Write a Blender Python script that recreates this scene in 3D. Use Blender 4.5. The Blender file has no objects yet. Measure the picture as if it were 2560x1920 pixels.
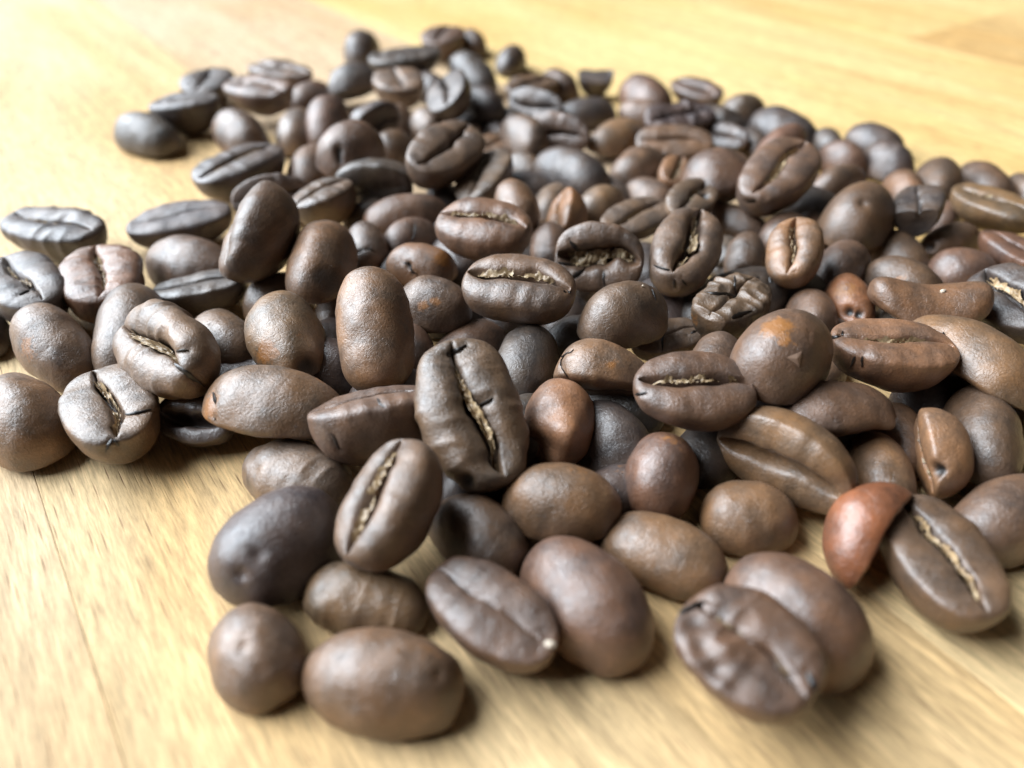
import bpy, math, numpy as np
from mathutils import Quaternion, Vector, Matrix

# ------------------------------------------------------------------ camera, world, lamps, exposure
scene = bpy.context.scene
col = scene.collection
MM = 0.001
cd = bpy.data.cameras.new("camera")
cam = bpy.data.objects.new("camera", cd); col.objects.link(cam)
cd.sensor_width = 36.0
cd.lens = 36.0 * 1919.0 / 2560.0
cam.location = (0, 0, 48 * MM)
cam.rotation_euler = (math.radians(90 - 38), 0, 0)
cd.clip_start = 0.001; cd.clip_end = 20
cd.dof.use_dof = True
cd.dof.focus_distance = 0.071
cd.dof.aperture_fstop = 18.5
scene.camera = cam

world = bpy.data.worlds.new("World"); scene.world = world; world.use_nodes = True
bg = world.node_tree.nodes["Background"]
bg.inputs[0].default_value = (1.0, 0.93, 0.84, 1); bg.inputs[1].default_value = 0.02

def area(name, loc, target, sx, sy, power, color):
    l = bpy.data.lights.new(name, 'AREA'); l.shape = 'RECTANGLE'; l.size = sx; l.size_y = sy
    l.energy = power; l.color = color
    o = bpy.data.objects.new(name, l); col.objects.link(o); o.location = loc
    o.rotation_euler = (Vector(target) - Vector(loc)).to_track_quat('-Z', 'Y').to_euler()
    return o
area("window_light", (-1.88, 0.62, 1.52), (0.0, 0.09, 0), 2.9, 2.4, 335.0, (0.84, 0.92, 1.0))
area("room_bounce_fill", (0.7, 0.5, 1.0), (0.0, 0.09, 0), 0.9, 0.9, 0.55, (1.0, 0.86, 0.66))  # unseen weak fill lamp, added for warm bounce from the room

scene.view_settings.view_transform = 'Standard'
scene.view_settings.look = 'None'
scene.view_settings.exposure = 0.0
scene.view_settings.gamma = 1.0
scene.cycles.max_bounces = 6

# ------------------------------------------------------------------ noise (numpy, vectorised)
def _h(i, j, k, s):
    n = (i * 374761393 + j * 668265263 + k * 2147483647 + s * 974634777) & 0xffffffff
    n = ((n ^ (n >> 13)) * 1274126177) & 0xffffffff
    n = ((n ^ (n >> 16)) * 2246822519) & 0xffffffff
    return ((n ^ (n >> 15)) & 0xffff) / 32767.5 - 1.0
def noise(p, s=0):
    p = np.asarray(p, float); b = np.floor(p).astype(np.int64); f = p - b; w = f * f * f * (f * (f * 6 - 15) + 10)
    out = 0
    for dx in (0, 1):
        for dy in (0, 1):
            for dz in (0, 1):
                wt = (w[..., 0] if dx else 1 - w[..., 0]) * (w[..., 1] if dy else 1 - w[..., 1]) * (w[..., 2] if dz else 1 - w[..., 2])
                out = out + wt * _h(b[..., 0] + dx, b[..., 1] + dy, b[..., 2] + dz, s)
    return out

# ------------------------------------------------------------------ materials
def mat(name):
    m = bpy.data.materials.new(name); m.use_nodes = True
    nt = m.node_tree; bs = nt.nodes["Principled BSDF"]
    def N(t, **kw):
        n = nt.nodes.new(t)
        for k, v in kw.items(): setattr(n, k, v)
        return n
    return m, nt, bs, N, nt.links.new
def ramp(N, stops):
    r = N('ShaderNodeValToRGB'); e = r.color_ramp.elements
    while len(e) < len(stops): e.new(0.5)
    for el, (p, c) in zip(e, stops):
        el.position = p; el.color = (c, c, c, 1) if not isinstance(c, tuple) else (*c, 1)
    return r
def mixc(N, L, fac, a, b, mode='MIX'):
    m = N('ShaderNodeMix', data_type='RGBA', blend_type=mode)
    for sock, v in ((m.inputs[0], fac), (m.inputs[6], a), (m.inputs[7], b)):
        if hasattr(v, 'links'): L(v, sock)
        elif isinstance(v, tuple): sock.default_value = (*v, 1)
        else: sock.default_value = v
    return m.outputs[2]

def bean_material():
    m, nt, bs, N, L = mat("roasted_bean_skin")
    tc = N('ShaderNodeTexCoord'); oi = N('ShaderNodeObjectInfo')
    sc = N('ShaderNodeVectorMath', operation='MULTIPLY_ADD'); L(tc.outputs['Object'], sc.inputs[0])
    sc.inputs[1].default_value = (1000, 1000, 1000)
    rv = N('ShaderNodeVectorMath', operation='SCALE'); rv.inputs[0].default_value = (91, 57, 33); L(oi.outputs['Random'], rv.inputs['Scale'])
    L(rv.outputs[0], sc.inputs[2]); P = sc.outputs[0]          # millimetres
    def nz(scale, det, rough=.55, dist=0):
        n = N('ShaderNodeTexNoise'); n.inputs['Scale'].default_value = scale; n.inputs['Detail'].default_value = det
        n.inputs['Roughness'].default_value = rough; n.inputs['Distortion'].default_value = dist; L(P, n.inputs['Vector']); return n
    n1 = nz(.33, 3, .6); n2 = nz(1.6, 4, .65); n3 = nz(7.0, 3)
    r1 = ramp(N, [(.35, .0), (.68, 1.0)]); L(n1.outputs[0], r1.inputs[0])
    r2 = ramp(N, [(.38, .0), (.66, 1.0)]); L(n2.outputs[0], r2.inputs[0])
    base = oi.outputs['Color']
    warm = mixc(N, L, 1.0, base, (1.75, 1.40, 1.05), 'MULTIPLY')
    dark = mixc(N, L, 1.0, base, (.72, .70, .72), 'MULTIPLY')
    c = mixc(N, L, r1.outputs[0], dark, warm)
    f2 = N('ShaderNodeMath', operation='MULTIPLY'); f2.inputs[1].default_value = .45; L(r2.outputs[0], f2.inputs[0])
    c = mixc(N, L, f2.outputs[0], c, mixc(N, L, 1.0, base, (1.5, 1.3, 1.1), 'MULTIPLY'))
    r3 = ramp(N, [(.3, .78), (.7, 1.15)]); L(n3.outputs[0], r3.inputs[0]); c = mixc(N, L, 1.0, c, r3.outputs[0], 'MULTIPLY')
    # oily orange patch and dark spots on sooty blot, nicks and holes (their own shapes, stored on the mesh)
    pa = N('ShaderNodeAttribute', attribute_name='patch'); ad = N('ShaderNodeMath', operation='ADD'); L(pa.outputs['Fac'], ad.inputs[0])
    sb = N('ShaderNodeMath', operation='MULTIPLY_ADD'); L(n2.outputs[0], sb.inputs[0]); sb.inputs[1].default_value = 1.4; sb.inputs[2].default_value = -.7; L(sb.outputs[0], ad.inputs[1])
    rp = ramp(N, [(.45, 0.), (.75, 1.)]); L(ad.outputs[0], rp.inputs[0])
    c = mixc(N, L, rp.outputs[0], c, (.24, .095, .02))
    so = N('ShaderNodeAttribute', attribute_name='dark_spot'); c = mixc(N, L, so.outputs['Fac'], c, (.012, .010, .009))
    L(c, bs.inputs['Base Color'])
    rr = ramp(N, [(.3, .38), (.7, .53)]); L(n2.outputs[0], rr.inputs[0])
    gl = N('ShaderNodeMath', operation='MULTIPLY'); L(rr.outputs[0], gl.inputs[0]); L(oi.outputs['Alpha'], gl.inputs[1]); L(gl.outputs[0], bs.inputs['Roughness'])
    bs.inputs['Specular IOR Level'].default_value = .9
    # pebbled skin relief
    vo = N('ShaderNodeTexVoronoi', feature='SMOOTH_F1'); vo.inputs['Scale'].default_value = 3.6; vo.inputs['Smoothness'].default_value = .6; L(P, vo.inputs['Vector'])
    n4 = nz(2.4, 4, .62, .6)
    h = N('ShaderNodeMath', operation='MULTIPLY_ADD'); L(n4.outputs[0], h.inputs[0]); h.inputs[1].default_value = 1.0
    h2 = N('ShaderNodeMath', operation='MULTIPLY'); L(vo.outputs['Distance'], h2.inputs[0]); h2.inputs[1].default_value = .35
    n5 = nz(1.15, 3, .6, 1.6); ab = N('ShaderNodeMath', operation='SUBTRACT'); L(n5.outputs[0], ab.inputs[0]); ab.inputs[1].default_value = .5
    a2 = N('ShaderNodeMath', operation='ABSOLUTE'); L(ab.outputs[0], a2.inputs[0]); rv2 = ramp(N, [(.0, 0.), (.09, 1.)]); L(a2.outputs[0], rv2.inputs[0])
    a3 = N('ShaderNodeMath', operation='MULTIPLY_ADD'); L(rv2.outputs[0], a3.inputs[0]); a3.inputs[1].default_value = .30; L(h2.outputs[0], a3.inputs[2]); L(a3.outputs[0], h.inputs[2])
    bu = N('ShaderNodeBump'); bu.inputs['Strength'].default_value = .75; bu.inputs['Distance'].default_value = .00006
    L(h.outputs[0], bu.inputs['Height']); L(bu.outputs[0], bs.inputs['Normal'])
    return m
def chaff_material():
    m, nt, bs, N, L = mat("dry_silverskin")
    tc = N('ShaderNodeTexCoord'); n = N('ShaderNodeTexNoise'); n.inputs['Scale'].default_value = 900; n.inputs['Detail'].default_value = 4
    L(tc.outputs['Object'], n.inputs['Vector'])
    r = ramp(N, [(.3, (.13, .078, .035)), (.52, (.30, .20, .10)), (.76, (.56, .44, .27))]); L(n.outputs[0], r.inputs[0]); oi = N('ShaderNodeObjectInfo'); L(mixc(N, L, 1.0, r.outputs[0], oi.outputs['Color'], 'MULTIPLY'), bs.inputs['Base Color'])
    bs.inputs['Roughness'].default_value = .45
    b = N('ShaderNodeBump'); b.inputs['Distance'].default_value = .0002; b.inputs['Strength'].default_value = .8; L(n.outputs[0], b.inputs['Height']); L(b.outputs[0], bs.inputs['Normal'])
    return m
def flake_material(name, rgb):
    m, nt, bs, N, L = mat(name)
    bs.inputs['Base Color'].default_value = (*rgb, 1); bs.inputs['Roughness'].default_value = .4
    return m
def wood_material():
    m, nt, bs, N, L = mat("oiled_beech")
    tc = N('ShaderNodeTexCoord'); oi = N('ShaderNodeObjectInfo')
    rv = N('ShaderNodeVectorMath', operation='SCALE'); rv.inputs[0].default_value = (310, 770, 50); L(oi.outputs['Random'], rv.inputs['Scale'])
    sc = N('ShaderNodeVectorMath', operation='MULTIPLY_ADD'); L(tc.outputs['Object'], sc.inputs[0]); sc.inputs[1].default_value = (1000, 1000, 1000); L(rv.outputs[0], sc.inputs[2])
    P = sc.outputs[0]                                          # mm; x across the grain, y along it
    def mp(sx, sy):
        v = N('ShaderNodeVectorMath', operation='MULTIPLY'); L(P, v.inputs[0]); v.inputs[1].default_value = (sx, sy, 1); return v.outputs[0]
    def nz(sx, sy, det, rough=.55, dist=0):
        n = N('ShaderNodeTexNoise'); n.inputs['Scale'].default_value = 1; n.inputs['Detail'].default_value = det
        n.inputs['Roughness'].default_value = rough; n.inputs['Distortion'].default_value = dist; L(mp(sx, sy), n.inputs['Vector']); return n.outputs[0]
    broad = nz(.05, .012, 3, .5, .4); band = nz(.28, .018, 4, .6, .3); fine = nz(4.5, .42, 4, .7); ray = nz(1.7, .22, 4, .65, .4)
    tint = oi.outputs['Color']
    r = ramp(N, [(.28, .82), (.5, 1.0), (.72, 1.10)]); L(band, r.inputs[0]); c = mixc(N, L, 1.0, tint, r.outputs[0], 'MULTIPLY')
    rb = ramp(N, [(.35, (.93, .83, .70)), (.62, (1.03, 1.03, 1.05))]); L(broad, rb.inputs[0]); c = mixc(N, L, 1.0, c, rb.outputs[0], 'MULTIPLY')
    rf = ramp(N, [(.32, .76), (.64, 1.15)]); L(fine, rf.inputs[0]); c = mixc(N, L, 1.0, c, rf.outputs[0], 'MULTIPLY')
    rr = ramp(N, [(.34, .76), (.64, 1.12)]); L(ray, rr.inputs[0]); c = mixc(N, L, 1.0, c, rr.outputs[0], 'MULTIPLY')
    # short dark pores along the grain
    vo = N('ShaderNodeTexVoronoi', feature='F1', voronoi_dimensions='2D'); vo.inputs['Scale'].default_value = 1; vo.inputs['Randomness'].default_value = 1
    L(mp(2.4, .105), vo.inputs['Vector'])
    po = ramp(N, [(.04, 1.), (.16, 0.)]); L(vo.outputs['Distance'], po.inputs[0])
    sp = N('ShaderNodeSeparateColor'); L(vo.outputs['Color'], sp.inputs[0]); g = ramp(N, [(.25, 0.), (.8, .68)]); L(sp.outputs[0], g.inputs[0])
    pf = N('ShaderNodeMath', operation='MULTIPLY'); L(po.outputs[0], pf.inputs[0]); L(g.outputs[0], pf.inputs[1])
    c = mixc(N, L, pf.outputs[0], c, (.25, .125, .07))
    L(c, bs.inputs['Base Color'])
    ro = ramp(N, [(.3, .60), (.7, .72)]); L(ray, ro.inputs[0]); L(ro.outputs[0], bs.inputs['Roughness'])
    bs.inputs['Specular IOR Level'].default_value = .16
    hs = N('ShaderNodeMath', operation='MULTIPLY_ADD'); L(pf.outputs[0], hs.inputs[0]); hs.inputs[1].default_value = -1.2; L(fine, hs.inputs[2])
    b = N('ShaderNodeBump'); b.inputs['Distance'].default_value = .00012; b.inputs['Strength'].default_value = .6; L(hs.outputs[0], b.inputs['Height']); L(b.outputs[0], bs.inputs['Normal'])
    return m
BEAN = bean_material(); CHAFF = chaff_material(); FLAKE = flake_material('pale_skin_flake', (.55, .46, .36)); SCUFF = flake_material('brown_skin_flake', (.21, .135, .095)); SLIT = flake_material('dark_slit', (.014, .010, .008)); WOOD = wood_material()

def mesh_obj(name, V, F, m, parent=None, smooth=True, attrs=None):
    me = bpy.data.meshes.new(name); V = np.asarray(V, np.float32)
    me.from_pydata(V.tolist(), [], F)
    if smooth: me.polygons.foreach_set('use_smooth', np.ones(len(me.polygons), bool))
    for k, a in (attrs or {}).items():
        at = me.attributes.new(k, 'FLOAT', 'POINT'); at.data.foreach_set('value', np.asarray(a, np.float32))
    me.update(); me.materials.append(m)
    o = bpy.data.objects.new(name, me); col.objects.link(o)
    if parent: o.parent = parent
    return o

# ------------------------------------------------------------------ wooden table of glued staves
GR = math.radians(35.5)                                       # the grain runs 35.5 degrees left of straight ahead
table = bpy.data.objects.new("wooden_table", None); col.objects.link(table)
table.rotation_euler = (0, 0, GR)
table['label'] = "pale oiled wooden table top of glued staves under the spilled coffee beans"; table['category'] = "table"
W0 = 48.85
TINT = {'i': (.62, .455, .25), 'g': (.70, .50, .255), 'h': (.585, .435, .26), 'a': (.545, .395, .225), 'b': (.565, .405, .22), 'c': (.535, .395, .25), 'd': (.66, .465, .205), 'e': (.66, .455, .20), 'f': (.56, .365, .155)}
#        stave column -> [(v start, v end, tint)]   (u0 = -6.2 + column * W0)
STAVES = {-4: [(-200, 420, 'a')], -3: [(-200, 60, 'c'), (60, 430, 'a')], -2: [(-200, 150, 'b'), (150, 440, 'c')], -1: [(-220, 420, 'h')],
          0: [(-240, 420, 'i')], 1: [(-200, 60, 'g'), (60, 470, 'c')], 2: [(-240, 30, 'g'), (30, 430, 'd')], 3: [(-220, 380, 'e')],
          4: [(-240, 104, 'f'), (104, 420, 'd')], 5: [(-200, 330, 'e')], 6: [(-220, 20, 'd'), (20, 400, 'e')], 7: [(-200, 380, 'd')], 8: [(-200, 360, 'e')]}
for ci, segs in STAVES.items():
    for v0, v1, tn in segs:
        a, b = -6.2 + ci * W0 + .012, -6.2 + (ci + 1) * W0 - .012
        v0 += .04; v1 -= .04; ch = .05
        V = [(x * MM, y * MM, z * MM) for x, y, z in ((a, v0, -25), (b, v0, -25), (b, v1, -25), (a, v1, -25), (a, v0, -ch), (b, v0, -ch), (b, v1, -ch), (a, v1, -ch),
             (a + ch, v0 + ch, 0), (b - ch, v0 + ch, 0), (b - ch, v1 - ch, 0), (a + ch, v1 - ch, 0))]
        F = [(3, 2, 1, 0), (8, 9, 10, 11)]
        for i in range(4):
            j = (i + 1) % 4; F += [(i, j, 4 + j, 4 + i), (4 + i, 4 + j, 8 + j, 8 + i)]
        s = mesh_obj("stave", V, F, WOOD, table, smooth=False); s.color = (*TINT[tn], 1)

# ------------------------------------------------------------------ one coffee bean
def bean(row):
    (loc, quat, L, W, H, tone, seed, res, face, op, label) = row
    rs = np.random.RandomState(seed)
    R = np.array(Quaternion(quat).to_matrix())
    loc = np.array(loc)
    view = R.T @ (np.array([0, 0, 48.]) - loc); view /= np.linalg.norm(view)
    right = R.T @ np.array([1., 0, 0]); right -= view * (right @ view); right /= np.linalg.norm(right); upv = np.cross(view, right)
    nx, nphi = res
    th = np.linspace(0, np.pi, nx + 1)[1:-1]
    ph = np.linspace(-np.pi, np.pi, 2001); dens = 1 + (3.2 * np.exp(-(ph / .42) ** 2) if face else 0) * np.ones_like(ph)
    cdf = np.concatenate([[0], np.cumsum((dens[1:] + dens[:-1]) / 2)]); cdf /= cdf[-1]
    phi = np.interp(np.arange(nphi) / nphi, cdf, ph)
    X = -np.cos(th); s0 = np.sin(th)
    Xs = np.sign(X) * np.abs(X) ** .95
    tap = op.get('tap', rs.uniform(-.07, .07))
    s = s0 ** op.get('blunt', .83) * (1 + tap * X)
    T_, P_ = np.meshgrid(np.arange(len(th)), phi, indexing='ij')
    cs, sn = np.cos(P_), np.sin(P_)
    fc = cs > 0
    puff = op.get('puff', 0)
    Hd, Hf = (.80 - .14 * puff) * H, (.20 + .14 * puff) * H
    pw = np.where(fc, .64 + .17 * puff, 1.0)
    x = np.repeat((Xs * L / 2)[:, None], nphi, 1)
    y = W / 2 * s[:, None] * np.sign(sn) * np.abs(sn) ** pw
    z = np.where(fc, Hf * (s0 ** .8)[:, None] * np.abs(cs) ** pw, -Hd * s[:, None] * np.abs(cs)) + (H / 2 - Hf)
    S = np.repeat(s[:, None], nphi, 1)
    xn = x / (L / 2)
    # crease on the flat side
    yc = L * (.028 * np.sin(np.pi * (xn * rs.uniform(.8, 1.25) + rs.uniform(-.3, .3))) + .012 * noise(np.stack([xn * 4, 0 * xn, 0 * xn + seed], -1), 3))
    hol = op.get('hol', 0)
    w = op.get('cw', .05) * L * (.55 + .45 * np.clip(1 - xn ** 2, 0, 1)) * (1 + .25 * noise(np.stack([xn * 3, 0 * xn, 0 * xn + 7.3 + seed], -1), 5)) * .34 * (1 - .6 * np.abs(xn) ** 3)
    env = np.clip(1 - np.abs(xn / .93) ** 6, 0, 1)
    D = (.17 if not hol else .30) * L * np.minimum(1, op.get('cw', .05) / .045) ** .5
    if op.get('rib') or op.get('solid'): D *= .22
    u = (y - yc) / w
    fw = np.clip(cs * 3, 0, 1) * (1 if face else .6)
    g = 1 / (1 + np.abs(u) ** 4)
    valley = (.022 + .035 * puff) * L * np.exp(-((y - yc) / (.15 * W)) ** 2)
    z0 = z.copy()
    z = z - fw * env * (np.minimum(D, .62 * H * S) * g + valley * np.minimum(1, S))
    groove = fw * env * g
    P = np.stack([x, y, z], -1)
    # bend / lobes
    if 'bend' in op: P[..., 2] += op['bend'] * L * 4 * (xn ** 2 - .3)
    P[..., 1] += rs.uniform(-.03, .03) * L * (xn ** 2 - .3)
    def normals(P):
        gx = np.gradient(P, axis=0); gp = np.roll(P, -1, 1) - np.roll(P, 1, 1)
        n = np.cross(gp, gx); n /= np.linalg.norm(n, axis=-1, keepdims=True) + 1e-12
        if (n * P).sum() < 0: n = -n
        return n
    nrm = normals(P)
    q = P / L
    wr = op.get('wr', 0)
    d = .020 * noise(q * 2.6 + seed * 1.7, 1) + .008 * noise(q * 6.5 + seed, 2)
    if wr:
        rid = 1 - 2 * np.abs(noise(np.stack([q[..., 0] * 8, q[..., 1] * 3.0, q[..., 2] * 3.0], -1) + seed, 9))
        d = d + wr * (.022 * rid * np.exp(-1.0 * np.clip(-q[..., 2], 0, 1) * 4) + .012 * noise(q * 9 + seed, 11))
    else:
        st = noise(np.stack([q[..., 0] * 13, q[..., 1] * 4, q[..., 2] * 4], -1) + seed, 4)
        d = d + .0045 * st * np.where(fc, 1.4, .6)
    d = d * np.clip(1 - groove, .15, 1) * np.minimum(1, S * 1.6)[..., ]
    P = P + nrm * (d * L)[..., None]
    patch = np.zeros(P.shape[:2]); dark_spot = np.zeros(P.shape[:2])
    pr, pu = P @ right, P @ upv
    hr, hu = (pr.max() - pr.min()) / 2, (pu.max() - pu.min()) / 2; cr, cu = (pr.max() + pr.min()) / 2, (pu.max() + pu.min()) / 2
    def at(ox, oy):
        sc = (pr - cr - ox * hr) ** 2 + (pu - cu - oy * hu) ** 2 + np.where((nrm @ view) > .05, 0, 1e9)
        return np.unravel_index(np.argmin(sc), sc.shape)
    def dent(ox, oy, r, dep, black=0):
        nonlocal P
        i = at(ox, oy); dist = np.linalg.norm(P - P[i], axis=-1) / (r * L)
        gsh = np.exp(-dist ** 2); P = P - nrm[i] * (dep * L * gsh)[..., None]
        if black: np.maximum(dark_spot, np.clip(black * np.exp(-(dist / .9) ** 4), 0, 1), out=dark_spot)
    slits = []
    def crack(a, b, wd):
        nonlocal P
        m = 15; t = np.linspace(0, 1, m); dx, dy = b[0] - a[0], b[1] - a[1]
        bow = (.10 * rs.uniform(-1, 1) * np.sin(np.pi * t) + .025 * rs.uniform(-1, 1, m)) * math.hypot(dx, dy)
        ii = [at(a[0] + dx * tt - dy * bb, a[1] + dy * tt + dx * bb) for tt, bb in zip(t, bow)]
        pts = np.array([P[i] for i in ii]); nv = np.array([nrm[i] for i in ii])
        for _ in range(3):
            pts[1:-1] = (pts[:-2] + 2 * pts[1:-1] + pts[2:]) / 4; nv[1:-1] = (nv[:-2] + 2 * nv[1:-1] + nv[2:]) / 4
        dist = np.full(P.shape[:2], 9.)
        for p_ in pts: dist = np.minimum(dist, np.linalg.norm(P - p_, axis=-1) / (.028 * L))
        P = P - nrm * (.010 * L * np.exp(-dist ** 2))[..., None]
        tg = np.gradient(pts, axis=0); sd = np.cross(nv, tg); sd /= np.linalg.norm(sd, axis=1, keepdims=True) + 1e-12
        wv = (wd * L * .95 * np.sin(np.pi * np.clip(t * .93 + .07, 0, 1)) ** .8 * (1.15 - .5 * t) * (1 + .3 * rs.uniform(-1, 1, m)))[:, None]
        o_ = nv * .0015 * L
        slits.append(np.concatenate([pts + sd * wv + o_, pts - sd * wv + o_, pts - nv * .05 * L]))
    for (ox, oy, r, dep, bl) in op.get('dents', ()): dent(ox, oy, r, dep, bl)
    for (a, b, wd) in op.get('cracks', ()): crack(a, b, wd)
    for (ox, oy, r, dep) in op.get('bumps', ()): dent(ox, oy, r, -dep, 0)
    for (ox, oy, r, am) in op.get('patches', ()):
        i = at(ox, oy); patch = np.maximum(patch, am * np.exp(-(np.linalg.norm(P - P[i], axis=-1) / (r * L)) ** 2))
    cut = op.get('cut')
    if cut is not None:
        sg = np.sign(cut); lim = abs(cut) * L
        rough = .012 * L * noise(np.stack([P[..., 1], P[..., 2], 0 * P[..., 1]], -1) / L * 7 + seed, 13)
        xx = P[..., 0] * sg; over = xx > lim + rough
        P[..., 0] = np.where(over, (lim + rough - .04 * (xx - lim)) * sg, P[..., 0])
    # poles
    e0, e1 = P[0].mean(0), P[-1].mean(0)
    e0 = e0 + (e0 - P[1].mean(0)) * .35; e1 = e1 + (e1 - P[-2].mean(0)) * .35
    n = len(th)
    V = np.concatenate([P.reshape(-1, 3), [e0, e1]])
    idx = np.arange(n * nphi).reshape(n, nphi); nxt = np.roll(idx, -1, 1)
    F = np.stack([idx[:-1], idx[1:], nxt[1:], nxt[:-1]], -1).reshape(-1, 4).tolist()
    F += [(n * nphi, int(a), int(b)) for a, b in zip(idx[0], nxt[0])] + [(n * nphi + 1, int(b), int(a)) for a, b in zip(idx[-1], nxt[-1])]
    wz = V @ R.T + loc                                         # keep clear of the table
    lift = op.get('rest')
    if lift: loc = loc + np.array([0, 0, -wz[:, 2].min() + .01])
    elif wz[:, 2].min() < .01: loc = loc + np.array([0, 0, .01 - wz[:, 2].min()])
    at_ = {'patch': np.append(patch.ravel(), [0, 0]), 'dark_spot': np.append(dark_spot.ravel(), [0, 0])}
    parts = face and not op.get('solid')
    if not parts:
        o = mesh_obj("coffee_bean", V * MM, F, BEAN, attrs=at_)
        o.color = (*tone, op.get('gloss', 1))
    else:            # the body and the lining of its crease
        o = bpy.data.objects.new("coffee_bean", None); col.objects.link(o); o.empty_display_size = .003; o.color = (*tone, 1)
        gv = np.append(groove.ravel(), [0, 0]); FQ = np.array(F[:(n - 1) * nphi]); ins = gv[FQ].min(1) > .5
        tmp = bpy.data.meshes.new("tmp"); tmp.from_pydata((V * MM).tolist(), [], F); vn = np.zeros(len(V) * 3, np.float32); tmp.vertex_normals.foreach_get('vector', vn); vn = vn.reshape(-1, 3); bpy.data.meshes.remove(tmp)
        for nm, FF in (("bean_body", FQ[~ins].tolist() + F[(n - 1) * nphi:]), ("crease", FQ[ins].tolist())):
            if not FF: continue
            us = np.unique(np.concatenate([np.array(f_) for f_ in FF])); mp_ = np.zeros(len(V), int); mp_[us] = np.arange(len(us))
            ob = mesh_obj(nm, V[us] * MM, [[int(mp_[k]) for k in f_] for f_ in FF], BEAN, o, attrs={k: a[us] for k, a in at_.items()})
            ob.data.normals_split_custom_set_from_vertices(vn[us].tolist()); ob.color = o.color
    o.rotation_mode = 'QUATERNION'; o.rotation_quaternion = quat; o.location = loc * MM
    o['label'] = label; o['category'] = "coffee bean"; o['group'] = "roasted coffee beans spilled over the table"
    for sl in slits:       # dark strip over the crack, painted for its shaded inside, with a skirt below
        m = len(sl) // 3
        mesh_obj("crack", sl * MM, [(k, k + 1, m + k + 1, m + k) for k in range(m - 1)] + [(m + k, m + k + 1, 2 * m + k + 1, 2 * m + k) for k in range(m - 1)], SLIT, o)
    # papery skin left in the crease
    ch = op.get('ch', 0)
    if face and ch >= .15:
        m_, k_ = 72, 9
        j0 = int(np.argmin(np.abs(phi)))
        xs = np.linspace(-.40, .40, m_) * L * min(1, .75 + .3 * ch)
        xr = x[:, j0]
        def col_i(a): return np.interp(xs, xr, a)
        ycx = col_i(yc[:, j0]); wx = col_i(w[:, j0]) * 1.0; zt = col_i(z0[:, j0]); sx = col_i(s)
        base = zt - .03 * L - np.minimum(D, .62 * H * sx) * (.24 if not hol else .5)
        if 'bend' in op: base = base + op['bend'] * L * 4 * ((xs / (L / 2)) ** 2 - .3)
        ycx = ycx + 0
        U = np.linspace(-1, 1, k_)
        XX, UU = np.meshgrid(xs, U, indexing='ij')
        nn = noise(np.stack([XX / L * 22, UU * 2.2, 0 * XX + seed], -1), 31); n2 = noise(np.stack([XX / L * 55, UU * 4, 0 * XX + seed], -1), 32)
        ends = np.clip(1 - np.abs(XX / xs.max()) ** 8, 0, 1)
        YY = ycx[:, None] + wx[:, None] * UU * (1.0 + .2 * nn)
        ZZ = base[:, None] + L * (.035 * UU ** 2 + (.018 if not hol else .05) * nn + .016 * n2) - (1 - ends) * .05 * L
        ZZ = np.minimum(ZZ, (zt - .012 * L)[:, None])
        V2 = np.stack([XX, YY, ZZ], -1).reshape(-1, 3); id2 = np.arange(m_ * k_).reshape(m_, k_)
        keep = (noise(np.stack([XX / L * 9, UU * 1.3, 0 * XX + seed + 5.], -1), 33) > (.45 - 1.15 * ch))[:-1, :-1]
        F2 = np.stack([id2[:-1, :-1], id2[1:, :-1], id2[1:, 1:], id2[:-1, 1:]], -1)[keep].tolist()
        if F2:
            sk = mesh_obj("silverskin", V2 * MM, F2, CHAFF, o); cc = op.get('chc', 1.0); cc *= .85; sk.color = (cc, cc * 1.02, cc * 1.08, 1)
    for (ox, oy, r, kk) in op.get('flakes', ()):
        i = at(ox, oy); c = P[i]; nv = nrm[i]; t1 = np.cross(nv, [.3, .2, 1.]); t1 /= np.linalg.norm(t1); t2 = np.cross(nv, t1)
        pts = []; nk = 3 if kk == 3 else 7
        for a in range(nk):
            an = 2 * math.pi * (a + .2) / nk + rs.uniform(-.2, .2); rr = r * L * rs.uniform(.75, 1.1)
            pts.append(c + rr * (math.cos(an) * t1 + (.6 if nk > 3 else 1) * math.sin(an) * t2))
        pts = np.array(pts); pts = pts - nv * ((pts - c) @ nv)[:, None]
        if nk == 3:      # refine edges so the flake hugs the curve
            pts = np.array([pts[a] * (1 - b / 3) + pts[(a + 1) % 3] * b / 3 for a in range(3) for b in range(3)])
        flat = P.reshape(-1, 3)
        sn_ = np.array([flat[np.argmin(((flat - p) ** 2).sum(1))] for p in pts]); hgt = ((sn_ - pts) @ nv)
        top = pts + nv * (hgt + .012 * L)[:, None]; low = pts + nv * (hgt - .02 * L)[:, None]; k3 = len(pts)
        V3 = np.concatenate([top, low, [c + nv * .022 * L]])
        F3 = []
        for a in range(k3):
            b = (a + 1) % k3; F3 += [(2 * k3, a, b), (a, k3 + a, k3 + b, b)]
        mesh_obj("skin_flake", V3 * MM, F3, SCUFF if kk == 3 and r > .05 else FLAKE, o, smooth=False)
    return o

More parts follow.
